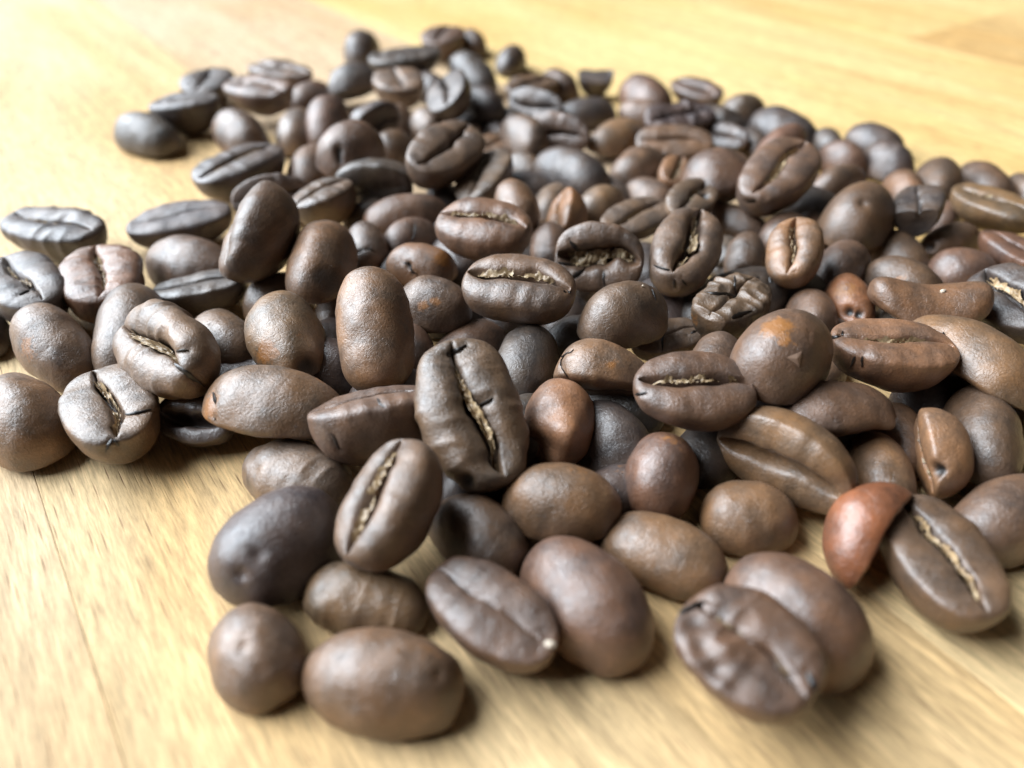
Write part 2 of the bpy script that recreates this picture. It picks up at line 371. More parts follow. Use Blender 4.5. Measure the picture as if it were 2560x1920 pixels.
# ------------------------------------------------------------------ the spilled beans, then added fillers: (place mm, turn, length, width, thickness, skin colour, seed, mesh density, crease seen, details, label)
BEANS = [
((-60.371, 125.252, 2.795), (-0.0, -0.9511, 0.309, 0.0), 13.891, 8.335, 5.834, (0.0546, 0.047, 0.0406), 1, (92, 104), 0, {'rest': 1}, 'dark smooth bean lying dome up at the far left tip of the back row'),
((-55.397, 131.856, 3.214), (-0.999, -0.0009, 0.0349, -0.0262), 11.662, 8.397, 6.717, (0.051, 0.0401, 0.0371), 2, (68, 82), 1, {'rest': 1}, 'blackish bean lying face up just behind the leftmost back bean'),
((-56.431, 146.699, 2.808), (0.7244, 0.036, -0.038, 0.6874), 11.028, 9.263, 5.743, (0.0497, 0.0392, 0.0361), 3, (48, 60), 1, {'cw': 0.06}, 'bluish dark bean with a short open crease, uppermost of the back left arm'),
((-44.298, 137.25, 4.726), (-0.97, -0.0678, 0.0163, 0.2329), 13.309, 7.985, 5.59, (0.1037, 0.068, 0.0513), 4, (68, 82), 1, {}, 'greyish face up bean perched over a black gap in the back left arm'),
((-44.287, 152.265, 3.532), (0.9659, 0.0, 0.0, -0.2588), 14.486, 8.112, 5.029, (0.0939, 0.0636, 0.0457), 5, (68, 82), 1, {'cw': 0.07}, 'wide grey bean with a dark split at its right end in the back left arm'),
((-44.921, 125.049, 2.964), (-0.0, -0.891, 0.454, 0.0), 13.867, 7.765, 6.212, (0.0855, 0.0573, 0.0404), 6, (92, 104), 0, {'rest': 1}, 'pale topped round bean on the wood, second along the front of the back arm'),
((-35.453, 126.42, 2.761), (-0.0, -0.6884, -0.7254, -0.0), 12.944, 7.249, 5.799, (0.105, 0.0749, 0.0545), 7, (68, 82), 0, {'rest': 1}, 'grey brown bean on the wood, third from left along the front of the back arm'),
((-29.812, 123.748, 5.317), (0.0923, -0.7011, -0.7011, -0.0923), 11.718, 7.5, 6.0, (0.0896, 0.0533, 0.0389), 8, (68, 82), 0, {}, 'pale topped upright bean behind the bean with the black nick'),
((-37.452, 145.143, 2.592), (-0.0, -0.8387, -0.5446, -0.0), 11.02, 7.053, 4.937, (0.1093, 0.07, 0.0516), 9, (48, 60), 0, {}, 'light grey bean wedged behind the face up bean of the back left arm'),
((-29.54, 146.758, 4.782), (0.2482, 0.9261, 0.2743, 0.0735), 10.369, 7.466, 5.972, (0.0544, 0.0437, 0.0394), 10, (48, 60), 1, {}, 'blue grey domed bean under the dark round bean at the back'),
((-32.622, 176.551, 3.076), (-0.0, -0.7071, -0.7071, -0.0), 12.616, 8.074, 6.459, (0.0517, 0.0405, 0.037), 11, (48, 60), 1, {'rest': 1}, 'dark round bean standing apart at the very back, left of the pile top'),
((-20.55, 155.966, 5.144), (-0.9866, -0.0386, 0.0204, -0.1572), 14.169, 7.935, 4.919, (0.0562, 0.0456, 0.0391), 12, (68, 82), 1, {'cw': 0.03}, 'thin flat blue grey bean lying like a slab across the back of the pile'),
((-14.96, 177.618, 3.282), (0.8082, 0.0256, -0.0353, 0.5872), 11.178, 9.389, 5.821, (0.0785, 0.0479, 0.0343), 13, (48, 60), 1, {'cw': 0.07}, 'brown bean with a dark crease at the very back, left of two touching beans'),
((-9.004, 182.558, 2.453), (-0.0, -0.809, 0.5878, 0.0), 10.733, 6.44, 5.152, (0.0833, 0.0548, 0.0395), 14, (48, 60), 1, {'rest': 1}, 'small brown bean tucked right of the creased bean at the very back'),
((-0.302, 168.713, 2.48), (-0.0, -0.7771, -0.6293, -0.0), 9.573, 6.51, 5.208, (0.0523, 0.0399, 0.0352), 15, (48, 60), 0, {'rest': 1}, 'small near black bean alone on the yellow wood right of the pile top'),
((-7.332, 154.057, 3.935), (0.1722, -0.4226, -0.886, -0.0821), 12.394, 7.436, 5.205, (0.0544, 0.0453, 0.041), 16, (68, 82), 0, {}, 'shiny blue grey bean slanting down to the right near the pile top'),
((-20.183, 140.945, 4.784), (0.6082, 0.0346, -0.0266, 0.7926), 10.877, 9.136, 5.665, (0.1126, 0.0776, 0.0546), 17, (68, 82), 1, {'cw': 0.07}, 'pale bean with an upright crease in the middle of the back heap'),
((-15.911, 151.337, 2.55), (-0.0, -0.8788, 0.4772, 0.0), 8.903, 6.054, 4.843, (0.0518, 0.0393, 0.0361), 18, (48, 60), 0, {}, 'pale blue domed bean right of the bean with the upright crease'),
((-9.85, 129.341, 6.973), (0.6522, -0.1513, -0.2674, 0.693), 11.23, 8.086, 5.013, (0.0515, 0.04, 0.0352), 19, (68, 82), 1, {'cw': 0.08}, 'dark propped up bean with a slanting open crease in the back heap'),
((-5.036, 133.618, 5.075), (-0.0, -0.8788, 0.4772, 0.0), 9.981, 6.787, 4.751, (0.0505, 0.0395, 0.0389), 20, (48, 60), 0, {}, 'dark bean with a bright blue glint, right of the slanting creased bean'),
((-0.782, 132.715, 2.012), (-0.0, -0.9426, 0.3338, 0.0), 8.917, 6.064, 4.245, (0.0563, 0.047, 0.0408), 21, (48, 60), 0, {}, 'shadowed black bean low in the right of the back heap'),
((-14.149, 129.295, 2.605), (-0.0766, -0.8755, 0.4753, 0.0416), 7.987, 6.39, 5.112, (0.1109, 0.0748, 0.0505), 22, (48, 60), 0, {}, 'cream lit bean in the centre of the back heap'),
((-22.513, 123.125, 5.532), (-0.5805, -0.7178, -0.267, -0.2766), 9.063, 6.888, 4.822, (0.0524, 0.0389, 0.0347), 23, (48, 60), 1, {}, 'bean turned with its black flat face to the viewer behind the nicked bean'),
((-19.186, 129.651, 2.897), (0.157, -0.672, -0.7082, -0.149), 8.18, 4.581, 3.665, (0.0958, 0.061, 0.0395), 24, (48, 60), 0, {}, 'narrow bean with a bright left edge standing right of the black faced back bean'),
((-22.553, 104.506, 8.236), (-0.0, -0.9511, -0.309, -0.0), 9.84, 8.659, 6.927, (0.0935, 0.0575, 0.0395), 25, (68, 82), 0, {'dents': [(-0.35, -0.02, 0.05, 0.05, 0.9), (-0.33, -0.2, 0.045, 0.05, 0.9), (-0.3, -0.35, 0.04, 0.04, 0.8)]}, 'large bean with a black nick in its dome, topmost left of centre in the back'),
((-30.041, 110.186, 2.604), (-0.0, -0.7071, -0.7071, -0.0), 12.205, 6.835, 5.468, (0.1057, 0.0704, 0.0507), 26, (92, 104), 0, {'rest': 1}, 'pale grey bean half hidden below the bean with the black nick'),
((-18.836, 118.166, 2.68), (-0.0, -0.8788, -0.4772, -0.0), 7.848, 6.906, 5.525, (0.0858, 0.0559, 0.0351), 27, (48, 60), 0, {}, 'small pale brown bean peeping out right of the nicked bean'),
((-18.666, 99.609, 5.36), (0.6429, 0.7651, -0.0369, 0.0032), 10.662, 7.25, 5.075, (0.0502, 0.041, 0.034), 28, (68, 82), 1, {'cw': 0.03, 'solid': 1}, 'bean with its broad black flat face towards the viewer and a bright rim on top'),
((-9.533, 102.241, 7.202), (0.8451, 0.1865, 0.0582, 0.4976), 13.939, 8.364, 6.691, (0.1033, 0.0726, 0.0528), 29, (92, 104), 1, {'cw': 0.07, 'ch': 0}, 'large pale grey bean with a long black crease slanting up to the right'),
((-2.355, 120.304, 1.838), (-0.9429, -0.1241, -0.0403, -0.3064), 8.665, 5.546, 3.438, (0.1132, 0.0713, 0.0429), 30, (48, 60), 1, {'cw': 0.05}, 'small tan bean with a faint crease right of the large grey creased bean'),
((-7.631, 125.715, 2.045), (-0.0, -0.9026, 0.4305, 0.0), 8.226, 5.265, 4.212, (0.0842, 0.0533, 0.0376), 31, (48, 60), 0, {}, 'brown bean mostly hidden behind the large grey creased bean'),
((1.958, 119.935, 4.751), (-0.0, -0.8387, 0.5446, 0.0), 11.533, 6.459, 5.167, (0.0876, 0.0604, 0.0433), 32, (68, 82), 0, {}, 'pale bean left of the bean with the dark red face near the pile centre back'),
((7.701, 122.298, 3.618), (0.8061, 0.5437, -0.1305, -0.1935), 11.136, 6.236, 4.365, (0.085, 0.0534, 0.0374), 33, (68, 82), 1, {}, 'bean with a pale upper rim and dark reddish flat face in the mid back'),
((4.613, 136.459, 3.279), (-0.828, -0.4975, 0.1333, 0.2219), 10.582, 5.926, 4.148, (0.0551, 0.0433, 0.0394), 34, (68, 82), 1, {}, 'dim bean with a light top band behind the red faced bean'),
((3.545, 145.591, 3.192), (-0.93, -0.0814, -0.0312, -0.357), 11.882, 6.654, 4.125, (0.0919, 0.0607, 0.0394), 35, (68, 82), 1, {}, 'brown face up bean lying below the small black bean at the back'),
((8.855, 152.444, 2.489), (-0.0, -0.8387, 0.5446, 0.0), 10.676, 6.405, 5.124, (0.0778, 0.049, 0.0331), 36, (48, 60), 0, {}, 'brown bean with a pale top left, in front of the lone small black bean'),
((15.991, 150.918, 3.524), (-0.5792, 0.4056, 0.4056, 0.5792), 7.717, 6.791, 4.21, (0.058, 0.0464, 0.042), 37, (48, 60), 0, {'cut': 0.12, 'rest': 1}, 'broken bean fragment with a flat top standing on end at the back edge'),
((24.867, 145.453, 2.689), (-0.0, -0.809, 0.5878, 0.0), 14.227, 7.967, 5.577, (0.0902, 0.0548, 0.0398), 38, (68, 82), 0, {}, 'brown domed bean at the back edge, right of the broken fragment'),
((23.342, 137.215, 2.533), (-0.0, -0.9833, 0.1822, 0.0), 9.295, 5.948, 3.688, (0.0967, 0.0608, 0.0412), 39, (48, 60), 0, {}, 'brown bean directly in front of the domed bean at the back edge'),
((13.137, 136.976, 2.16), (-0.0, -0.9877, -0.1564, -0.0), 11.19, 7.162, 4.44, (0.0557, 0.0442, 0.0404), 40, (68, 82), 0, {}, 'dark bean with a white left end in front of the broken fragment'),
((17.442, 123.619, 3.069), (-0.0, -0.9336, -0.3584, -0.0), 12.294, 7.376, 4.573, (0.1382, 0.0889, 0.0512), 41, (68, 82), 0, {}, 'warm brown bean with a white highlight at its left, above the bare wood gap'),
((34.547, 146.402, 2.02), (-0.8627, -0.0755, 0.0436, 0.4981), 11.7, 6.552, 4.062, (0.0766, 0.048, 0.0349), 42, (68, 82), 1, {'cw': 0.06}, 'bean with a notch in its top at the right back edge'),
((40.916, 136.769, 2.636), (-0.0, -0.9945, -0.1045, -0.0), 8.115, 6.817, 5.453, (0.0794, 0.0547, 0.0348), 43, (48, 60), 0, {}, 'olive brown domed bean right of the notched bean at the back edge'),
((27.118, 125.377, 4.157), (0.9698, 0.1277, 0.0271, 0.2061), 12.723, 7.125, 4.417, (0.058, 0.0419, 0.0414), 44, (68, 82), 1, {'wr': 1.2}, 'rough wrinkled grey purple bean lying on the reddish tan bean'),
((34.728, 131.002, 3.081), (-0.0, -0.8788, 0.4772, 0.0), 11.962, 7.177, 4.45, (0.0492, 0.0401, 0.036), 45, (68, 82), 0, {'wr': 1.0}, 'second wrinkled grey bean behind and right of the rough one'),
((34.967, 122.73, 2.536), (-0.8585, -0.3125, 0.1391, 0.3822), 7.989, 4.474, 3.132, (0.0584, 0.0459, 0.0427), 46, (48, 60), 1, {'wr': 0.6}, 'small black crumpled bean at the right end of the wrinkled pair'),
((25.234, 117.288, 3.246), (0.9733, 0.2158, -0.017, -0.0766), 11.84, 6.63, 4.111, (0.109, 0.0681, 0.0425), 47, (68, 82), 1, {'cw': 0.04}, 'reddish tan bean stretched out under the rough wrinkled bean'),
((19.197, 111.112, 2.876), (-0.0, -0.9026, -0.4305, -0.0), 11.146, 7.579, 5.305, (0.0961, 0.0614, 0.0399), 48, (68, 82), 0, {}, 'bean with a big white sheen on its left, right of the bare wood gap'),
((27.887, 99.745, 6.008), (-0.3345, -0.9192, -0.1954, -0.0711), 10.675, 9.394, 7.515, (0.0877, 0.0551, 0.0395), 49, (68, 82), 1, {}, 'large brown bean with a black shaded underside, left of the pale creased bean'),
((23.517, 107.064, 2.922), (0.821, 0.1689, 0.0585, 0.5422), 8.14, 4.558, 3.647, (0.1408, 0.0833, 0.0484), 50, (48, 60), 1, {'ch': 1, 'cw': 0.12}, 'small bean showing a fat yellow strip of skin in its crease'),
((19.349, 102.355, 2.336), (-0.0, -0.9135, 0.4067, 0.0), 8.217, 5.916, 4.141, (0.1081, 0.0735, 0.0535), 51, (48, 60), 0, {}, 'smooth pale bean below the bean with the fat yellow crease'),
((8.391, 106.282, 4.299), (0.0787, -0.8992, 0.4289, -0.0375), 13.46, 7.537, 5.276, (0.0526, 0.0422, 0.0392), 52, (92, 104), 0, {}, 'long dark bean with a lumpy pale left end in the middle distance'),
((5.696, 98.329, 2.434), (-0.0, -0.8241, -0.5664, -0.0), 9.233, 6.279, 5.023, (0.1048, 0.0736, 0.0498), 53, (68, 82), 0, {}, 'pale dome behind the small orange bean'),
((12.066, 96.323, 3.112), (-0.0, -0.9426, -0.3338, -0.0), 8.006, 6.725, 5.38, (0.1277, 0.0834, 0.0475), 54, (48, 60), 0, {}, 'pale tan dome left of the dotted grey creased bean'),
((1.979, 111.646, 2.185), (-0.0, -0.8788, 0.4772, 0.0), 7.82, 5.631, 4.505, (0.0909, 0.0615, 0.0392), 55, (48, 60), 0, {}, 'shadowed bean with a small light top beside the upright slab bean'),
((-3.632, 100.621, 4.378), (-0.8069, 0.0333, 0.1313, -0.575), 12.894, 7.221, 5.055, (0.0946, 0.0699, 0.0503), 56, (92, 104), 1, {'cw': 0.03}, 'bean propped on edge with a long flat pale face, slanting up right'),
((0.541, 88.039, 7.431), (0.1193, -0.607, -0.7601, -0.1988), 8.39, 5.369, 3.759, (0.1214, 0.0749, 0.0456), 57, (68, 82), 0, {}, 'egg shaped brown bean with a pale chipped left edge behind the golden creased bean'),
((-3.092, 78.666, 8.115), (0.9809, 0.0686, -0.0127, -0.1818), 11.02, 8.375, 5.863, (0.1269, 0.0742, 0.0468), 58, (92, 104), 1, {'puff': 1, 'ch': 0.8, 'cw': 0.09}, 'golden brown bean with an open straw coloured crease on top of the heap'),
((7.462, 90.542, 4.052), (0.6939, -0.2627, -0.3924, 0.5437), 8.019, 5.773, 4.619, (0.1621, 0.0851, 0.0367), 59, (68, 82), 1, {'ch': 0.3}, 'small orange brown bean behind the hollow bean'),
((4.79, 82.985, 3.775), (0.2235, -0.6382, -0.7087, -0.2012), 8.035, 5.142, 3.599, (0.1023, 0.0657, 0.0465), 60, (68, 82), 0, {}, 'greyish upright bean squeezed left of the hollow bean'),
((15.631, 89.242, 4.078), (0.9394, 0.0744, -0.0013, 0.3346), 10.828, 6.063, 3.759, (0.0986, 0.0709, 0.0516), 61, (92, 104), 1, {'ch': 0.4, 'cw': 0.06}, 'pale grey bean with a brown thread crease behind the hollow bean'),
((22.947, 92.465, 5.014), (-0.8916, -0.1363, -0.0171, -0.4316), 9.656, 5.407, 4.326, (0.095, 0.0681, 0.0474), 62, (68, 82), 1, {'ch': 0.2, 'dents': [(0.5, 0.35, 0.075, 0.09, 1)]}, 'pale bean with a black hole near its upper right end'),
((18.999, 75.731, 7.212), (-0.8258, -0.1397, -0.0081, -0.5464), 13.386, 7.496, 5.997, (0.103, 0.0721, 0.0529), 63, (92, 104), 1, {'puff': 1, 'ch': 0.5, 'cw': 0.1, 'cracks': [((-0.85, -0.3), (-0.3, -0.4), 0.008), ((-0.1, -0.6), (0.05, -0.75), 0.008), ((-0.3, -0.6), (-0.3, -0.8), 0.008)]}, 'large pale tan bean with wide crease and cracked lower tip beside the hollow bean'),
((9.642, 74.556, 7.279), (-0.8525, -0.5122, 0.0538, 0.0896), 9.602, 7.682, 5.377, (0.08, 0.0518, 0.0347), 64, (92, 104), 1, {'ch': 1, 'cw': 0.24, 'hol': 1, 'cracks': [((-0.65, 0.45), (-0.4, 0.1), 0.03), ((-0.9, -0.15), (-0.4, -0.2), 0.02), ((-0.6, -0.6), (-0.3, -0.3), 0.03), ((0.1, -0.4), (0.12, -0.8), 0.012)], 'bumps': [(0.45, -0.25, 0.1, 0.1)]}, 'hollow bean burst open towards the viewer with torn skin inside'),
((29.591, 93.503, 2.605), (-0.0, -0.9239, 0.3827, 0.0), 8.833, 5.653, 3.505, (0.1015, 0.0685, 0.0488), 65, (68, 82), 0, {}, 'smooth pale long bean right of the bean with the black hole'),
((28.059, 81.785, 3.487), (-0.1057, 0.7813, 0.5995, 0.1378), 8.037, 5.144, 4.115, (0.0763, 0.0504, 0.0342), 66, (68, 82), 0, {'dents': [(0, -0.45, 0.09, 0.06, 0.25)], 'cracks': [((-0.35, -0.4), (0.4, -0.5), 0.012)]}, 'small upright bean with a dented lower end, between two creased beans'),
((34.252, 89.108, 3.467), (-0.2306, -0.8606, -0.4385, -0.1175), 8.38, 5.698, 3.533, (0.0836, 0.0526, 0.0363), 67, (68, 82), 1, {}, 'brown bean peeking over the cracked upright bean from the left'),
((39.565, 92.167, 1.853), (-0.0, 0.6691, -0.7431, 0.0), 7.923, 4.754, 3.803, (0.0813, 0.0478, 0.0337), 68, (68, 82), 0, {}, 'blurred brown bean behind the cracked upright bean'),
((31.214, 75.362, 7.229), (0.801, -0.0414, -0.2616, 0.5369), 8.89, 6.045, 4.836, (0.147, 0.0875, 0.0486), 69, (92, 104), 1, {'puff': 1, 'ch': 0.3, 'cw': 0.09, 'cracks': [((0.02, 0.35), (0.05, -0.5), 0.008)]}, 'upright brown bean with a curled crease and a crack down its front'),
((34.544, 95.299, 6.927), (-0.9011, -0.1127, 0.0829, -0.4105), 14.29, 8.002, 6.402, (0.0979, 0.0633, 0.0454), 70, (92, 104), 1, {'chc': 1.5, 'ch': 0.9, 'cw': 0.07, 'cracks': [((-0.75, -0.6), (-0.3, -0.55), 0.014)]}, 'large pale bean with a yellow crease and a broken lower tip at mid right'),
((45.751, 128.882, 2.526), (-0.0, -0.891, 0.454, 0.0), 12.389, 8.425, 5.223, (0.0489, 0.0392, 0.0374), 71, (68, 82), 0, {}, 'dark long bean at the back edge, behind the pinkish bean'),
((42.374, 117.697, 3.745), (0.0188, -0.9017, -0.4301, -0.0394), 11.8, 6.608, 5.286, (0.1111, 0.063, 0.0442), 72, (68, 82), 0, {}, 'pinkish brown bean behind the large pale bean with the yellow crease'),
((39.383, 123.222, 1.957), (0.0, -0.7254, 0.6884, -0.0), 9.013, 5.047, 4.038, (0.0598, 0.0467, 0.0398), 73, (48, 60), 0, {}, 'small blue grey bean left of the pinkish bean'),
((51.683, 123.181, 1.876), (-0.0, -0.7431, 0.6691, 0.0), 7.77, 4.973, 3.978, (0.0512, 0.0416, 0.0368), 74, (48, 60), 0, {'rest': 1}, 'small blue bean on the wood at the right back edge'),
((59.464, 123.782, 2.23), (-0.0, -0.891, 0.454, 0.0), 9.784, 7.436, 4.61, (0.0565, 0.0437, 0.0409), 75, (48, 60), 0, {}, 'dark bean with a light top at the right back edge, behind the round grey one'),
((57.724, 113.817, 2.588), (-0.0, -0.7604, 0.6494, 0.0), 9.258, 6.666, 5.333, (0.0591, 0.0448, 0.0414), 76, (68, 82), 0, {}, 'round grey bean with a soft white patch near the right back edge'),
((51.327, 115.626, 2.319), (-0.0, -0.9026, 0.4305, 0.0), 7.845, 5.962, 4.77, (0.1181, 0.0739, 0.0549), 77, (48, 60), 0, {}, 'pale bean behind the brown oval one, left of the round grey bean'),
((46.946, 104.574, 3.272), (-0.0, -0.9511, -0.309, -0.0), 10.283, 5.758, 4.607, (0.0876, 0.0571, 0.0383), 78, (68, 82), 0, {}, 'brown oval bean right of the large pale yellow creased bean'),
((61.934, 106.115, 2.613), (-0.0, -0.8241, -0.5664, -0.0), 12.065, 6.756, 5.405, (0.0825, 0.0535, 0.0343), 79, (92, 104), 0, {}, 'ball like olive brown bean on the right back edge'),
((69.822, 107.838, 2.196), (-0.0, 0.6884, -0.7254, 0.0), 11.989, 6.714, 4.163, (0.0839, 0.053, 0.0346), 80, (92, 104), 0, {}, 'smooth bean at the right back edge, right of the ball like bean'),
((74.406, 105.41, 1.638), (-0.0, 0.6691, -0.7431, 0.0), 7.754, 4.342, 3.474, (0.0852, 0.0568, 0.0368), 81, (48, 60), 0, {'rest': 1}, 'brown bean cut by the right picture edge at the back edge of the pile'),
((62.085, 91.833, 4.443), (0.8523, 0.0223, -0.0137, -0.5223), 11.869, 7.122, 4.415, (0.1189, 0.0794, 0.0434), 82, (92, 104), 1, {'ch': 0.5, 'cw': 0.045}, 'flat tan bean lying face up with a flaky crease near the right edge'),
((43.543, 88.942, 5.848), (-0.0, -0.9026, -0.4305, -0.0), 13.162, 8.423, 6.739, (0.0866, 0.0559, 0.0362), 83, (92, 104), 0, {'dents': [(0.15, 0.35, 0.045, 0.03, 0)]}, 'largest smooth bean at mid right with a small pit in its dome'),
((55.266, 101.534, 3.208), (-0.0, 0.6691, -0.7431, 0.0), 10.122, 5.668, 4.535, (0.1233, 0.0725, 0.0433), 84, (68, 82), 0, {}, 'tan bean between the large pitted bean and the ball like bean'),
((50.635, 88.573, 5.692), (-0.8338, 0.0858, 0.1073, -0.5347), 9.16, 5.862, 4.69, (0.0506, 0.0398, 0.0352), 85, (68, 82), 1, {'cw': 0.03, 'cut': -0.3}, 'snub broken bean with a sharp lit ridge right of the large pitted bean'),
((58.772, 96.069, 1.755), (-0.0, -0.891, -0.454, -0.0), 8.061, 4.514, 3.611, (0.0999, 0.0644, 0.048), 86, (48, 60), 0, {}, 'pale bean half covered by the flat tan face up bean'),
((55.829, 88.147, 2.623), (-0.0, -0.9781, -0.2079, -0.0), 8.589, 5.153, 3.607, (0.0949, 0.0602, 0.0388), 87, (68, 82), 0, {'dents': [(-0.6, -0.35, 0.06, 0.06, 0.8)]}, 'brown bean with a dark notch at its lower left, under the flat tan bean'),
((47.955, 85.224, 2.403), (-0.0, -0.7934, 0.6088, 0.0), 9.128, 6.572, 4.075, (0.0804, 0.0524, 0.0331), 88, (68, 82), 0, {}, 'lumpy brown bean behind the bean with the orange spot'),
((44.025, 75.235, 4.466), (-0.0, -0.9336, 0.3584, 0.0), 8.821, 5.998, 4.199, (0.0842, 0.0555, 0.0363), 89, (68, 82), 0, {'patches': [(-0.02, 0.05, 0.08, 0.9), (0.1, -0.1, 0.07, 0.8)]}, 'brown bean with an orange spot behind the long tan bean'),
((38.316, 78.593, 4.361), (-0.0, -0.9026, -0.4305, -0.0), 10.292, 5.764, 4.611, (0.0869, 0.0556, 0.0399), 90, (92, 104), 0, {}, 'smooth brown bean slanting up right of the cracked upright bean'),
((53.673, 80.02, 2.795), (-0.0, -0.9986, 0.0523, 0.0), 8.04, 6.753, 4.727, (0.094, 0.0563, 0.0403), 91, (68, 82), 0, {}, 'dusky reddish bean with a tiny white mark near the right edge'),
((59.583, 81.586, 3.558), (-0.7926, 0.0346, -0.0266, 0.6082), 9.5, 5.7, 3.534, (0.1031, 0.0575, 0.0396), 92, (68, 82), 1, {'cw': 0.03}, 'red brown bean with a light ridge cut by the edge below the flat tan bean'),
((42.134, 66.572, 6.866), (0.1734, 0.9835, -0.0515, -0.0091), 11.528, 7.378, 4.574, (0.1191, 0.0692, 0.0407), 93, (92, 104), 1, {'bend': -0.06, 'flakes': [(0.2, 0.42, 0.03, 7)]}, 'long arched tan bean with a white fleck on its back'),
((36.416, 70.142, 4.469), (0.0923, -0.7011, -0.7011, -0.0923), 8.081, 4.848, 3.394, (0.1832, 0.0852, 0.0406), 94, (68, 82), 0, {'dents': [(0.0, -0.22, 0.07, 0.08, 1), (0.35, -0.3, 0.06, 0.07, 1)], 'patches': [(-0.2, 0.4, 0.25, 0.7)]}, 'bright orange bean with a broken lower end left of the long arched bean'),
((31.946, 68.944, 3.933), (0.0677, 0.6269, -0.7742, 0.0548), 9.224, 5.166, 4.132, (0.097, 0.0603, 0.0401), 95, (92, 104), 0, {}, 'dull brown bean left below the bright orange bean'),
((51.961, 67.307, 5.22), (0.7144, 0.2048, -0.1844, -0.6432), 10.384, 7.061, 5.649, (0.0534, 0.0426, 0.0387), 96, (92, 104), 1, {'chc': 1.25, 'ch': 0.9, 'cw': 0.13}, 'dark bean at the right edge with a pale filled crease and glossy lower half'),
((43.015, 57.456, 6.671), (-0.2133, -0.796, 0.5471, 0.1466), 14.043, 8.426, 5.224, (0.1276, 0.0802, 0.0453), 97, (112, 124), 1, {'cracks': [((-0.52, 0.35), (-0.38, 0.62), 0.022)], 'dents': [(-0.5, 0.33, 0.05, 0.04, 0.6)]}, 'long olive tan bean with a black slit, running off the right edge'),
((34.403, 56.469, 6.654), (-0.9963, 0.0348, -0.0027, 0.0784), 10.848, 8.244, 5.111, (0.1474, 0.0853, 0.0525), 98, (92, 104), 1, {'ch': 0.9, 'cw': 0.08, 'cracks': [((-0.98, 0.45), (-0.8, 0.5), 0.02), ((-0.55, 0.02), (-0.65, -0.35), 0.013), ((-0.45, -0.05), (-0.46, -0.35), 0.009), ((-0.78, 0.5), (-0.78, 0.65), 0.009)]}, 'tan bean with a flaky golden crease and black cracks at its left end'),
((40.954, 49.996, 4.045), (-0.0, 0.5878, -0.809, 0.0), 11.637, 6.517, 5.213, (0.0837, 0.056, 0.0378), 99, (112, 124), 0, {}, 'big purplish brown dome at the right edge beside the broken tan bean'),
((35.844, 46.6, 4.448), (0.5509, -0.4956, -0.5933, 0.3144), 7.854, 5.655, 3.958, (0.1934, 0.114, 0.0647), 100, (92, 104), 1, {'ch': 0.6, 'cw': 0.06, 'dents': [(-0.25, -0.38, 0.085, 0.1, 1)], 'patches': [(-0.3, 0.5, 0.3, 0.4)]}, 'upright tan orange bean with a torn hole low on its left side'),
((34.557, 51.214, 1.931), (-0.0, 0.6293, -0.7771, 0.0), 9.047, 5.066, 4.053, (0.1182, 0.0716, 0.0441), 101, (92, 104), 0, {}, 'shaded brown bean under the dark lipped oval bean'),
((27.373, 51.085, 5.446), (0.3806, 0.9188, 0.0966, 0.04), 10.682, 7.691, 4.768, (0.0962, 0.0588, 0.0389), 102, (92, 104), 1, {'bumps': [(0.85, -0.4, 0.08, 0.05)]}, 'oval dark brown bean with a lit upper edge and a lip at its right'),
((31.067, 60.973, 1.713), (-0.0, -0.891, -0.454, -0.0), 7.92, 4.435, 3.548, (0.1002, 0.0679, 0.0467), 103, (68, 82), 0, {}, 'grey sliver of a bean between the orange patched bean and the gold creased tan bean'),
((40.277, 56.824, 2.239), (-0.0, -0.9914, -0.1305, -0.0), 7.726, 5.872, 4.698, (0.0506, 0.0385, 0.0356), 104, (92, 104), 0, {'rest': 1}, 'almost black shaded bean below the gold creased tan bean'),
((22.925, 46.248, 4.623), (0.6938, 0.6247, -0.2398, -0.2663), 11.614, 7.433, 5.203, (0.1293, 0.0823, 0.0462), 105, (112, 124), 1, {'cw': 0.1, 'ch': 0.1}, 'tan backed bean with a wide black crease gaping to the front'),
((30.908, 45.878, 3.185), (-0.0, 0.6691, -0.7431, 0.0), 9.163, 5.131, 3.592, (0.1287, 0.0801, 0.0462), 106, (92, 104), 0, {}, 'light tan bean half hidden behind the red shell'),
((26.322, 39.621, 3.807), (0.4245, 0.8028, 0.2887, 0.3034), 9.783, 5.576, 3.457, (0.1544, 0.0642, 0.033), 107, (112, 124), 0, {'solid': 1, 'tap': 0.05, 'bend': 0.035, 'gloss': 0.85, 'blunt': 1.15}, 'glossy red brown crescent shell standing on the wood'),
((31.055, 36.152, 2.55), (0.743, 0.013, -0.0117, -0.669), 11.364, 7.273, 5.091, (0.0864, 0.0561, 0.0359), 108, (112, 124), 1, {'chc': 1.5, 'ch': 1, 'cw': 0.075, 'rest': 1}, 'brown bean lying face up on the wood at front right with a cream crease'),
((39.312, 41.46, 2.679), (-0.0, -0.9659, -0.2588, -0.0), 11.911, 6.67, 5.336, (0.094, 0.0609, 0.0426), 109, (112, 124), 0, {}, 'purplish brown domed bean at the right edge, above the front right face up bean'),
((19.002, 41.896, 2.26), (-0.0, -1.0, 0.0, 0.0), 7.602, 6.386, 4.47, (0.1322, 0.0826, 0.0479), 110, (92, 104), 0, {}, 'smooth tan brown dome left of the red shell'),
((19.926, 32.391, 2.893), (-0.0, -0.891, 0.454, 0.0), 10.943, 8.317, 5.822, (0.0974, 0.0587, 0.0401), 111, (112, 124), 0, {'rest': 1}, 'large reddish brown domed bean behind the crumpled bean in front'),
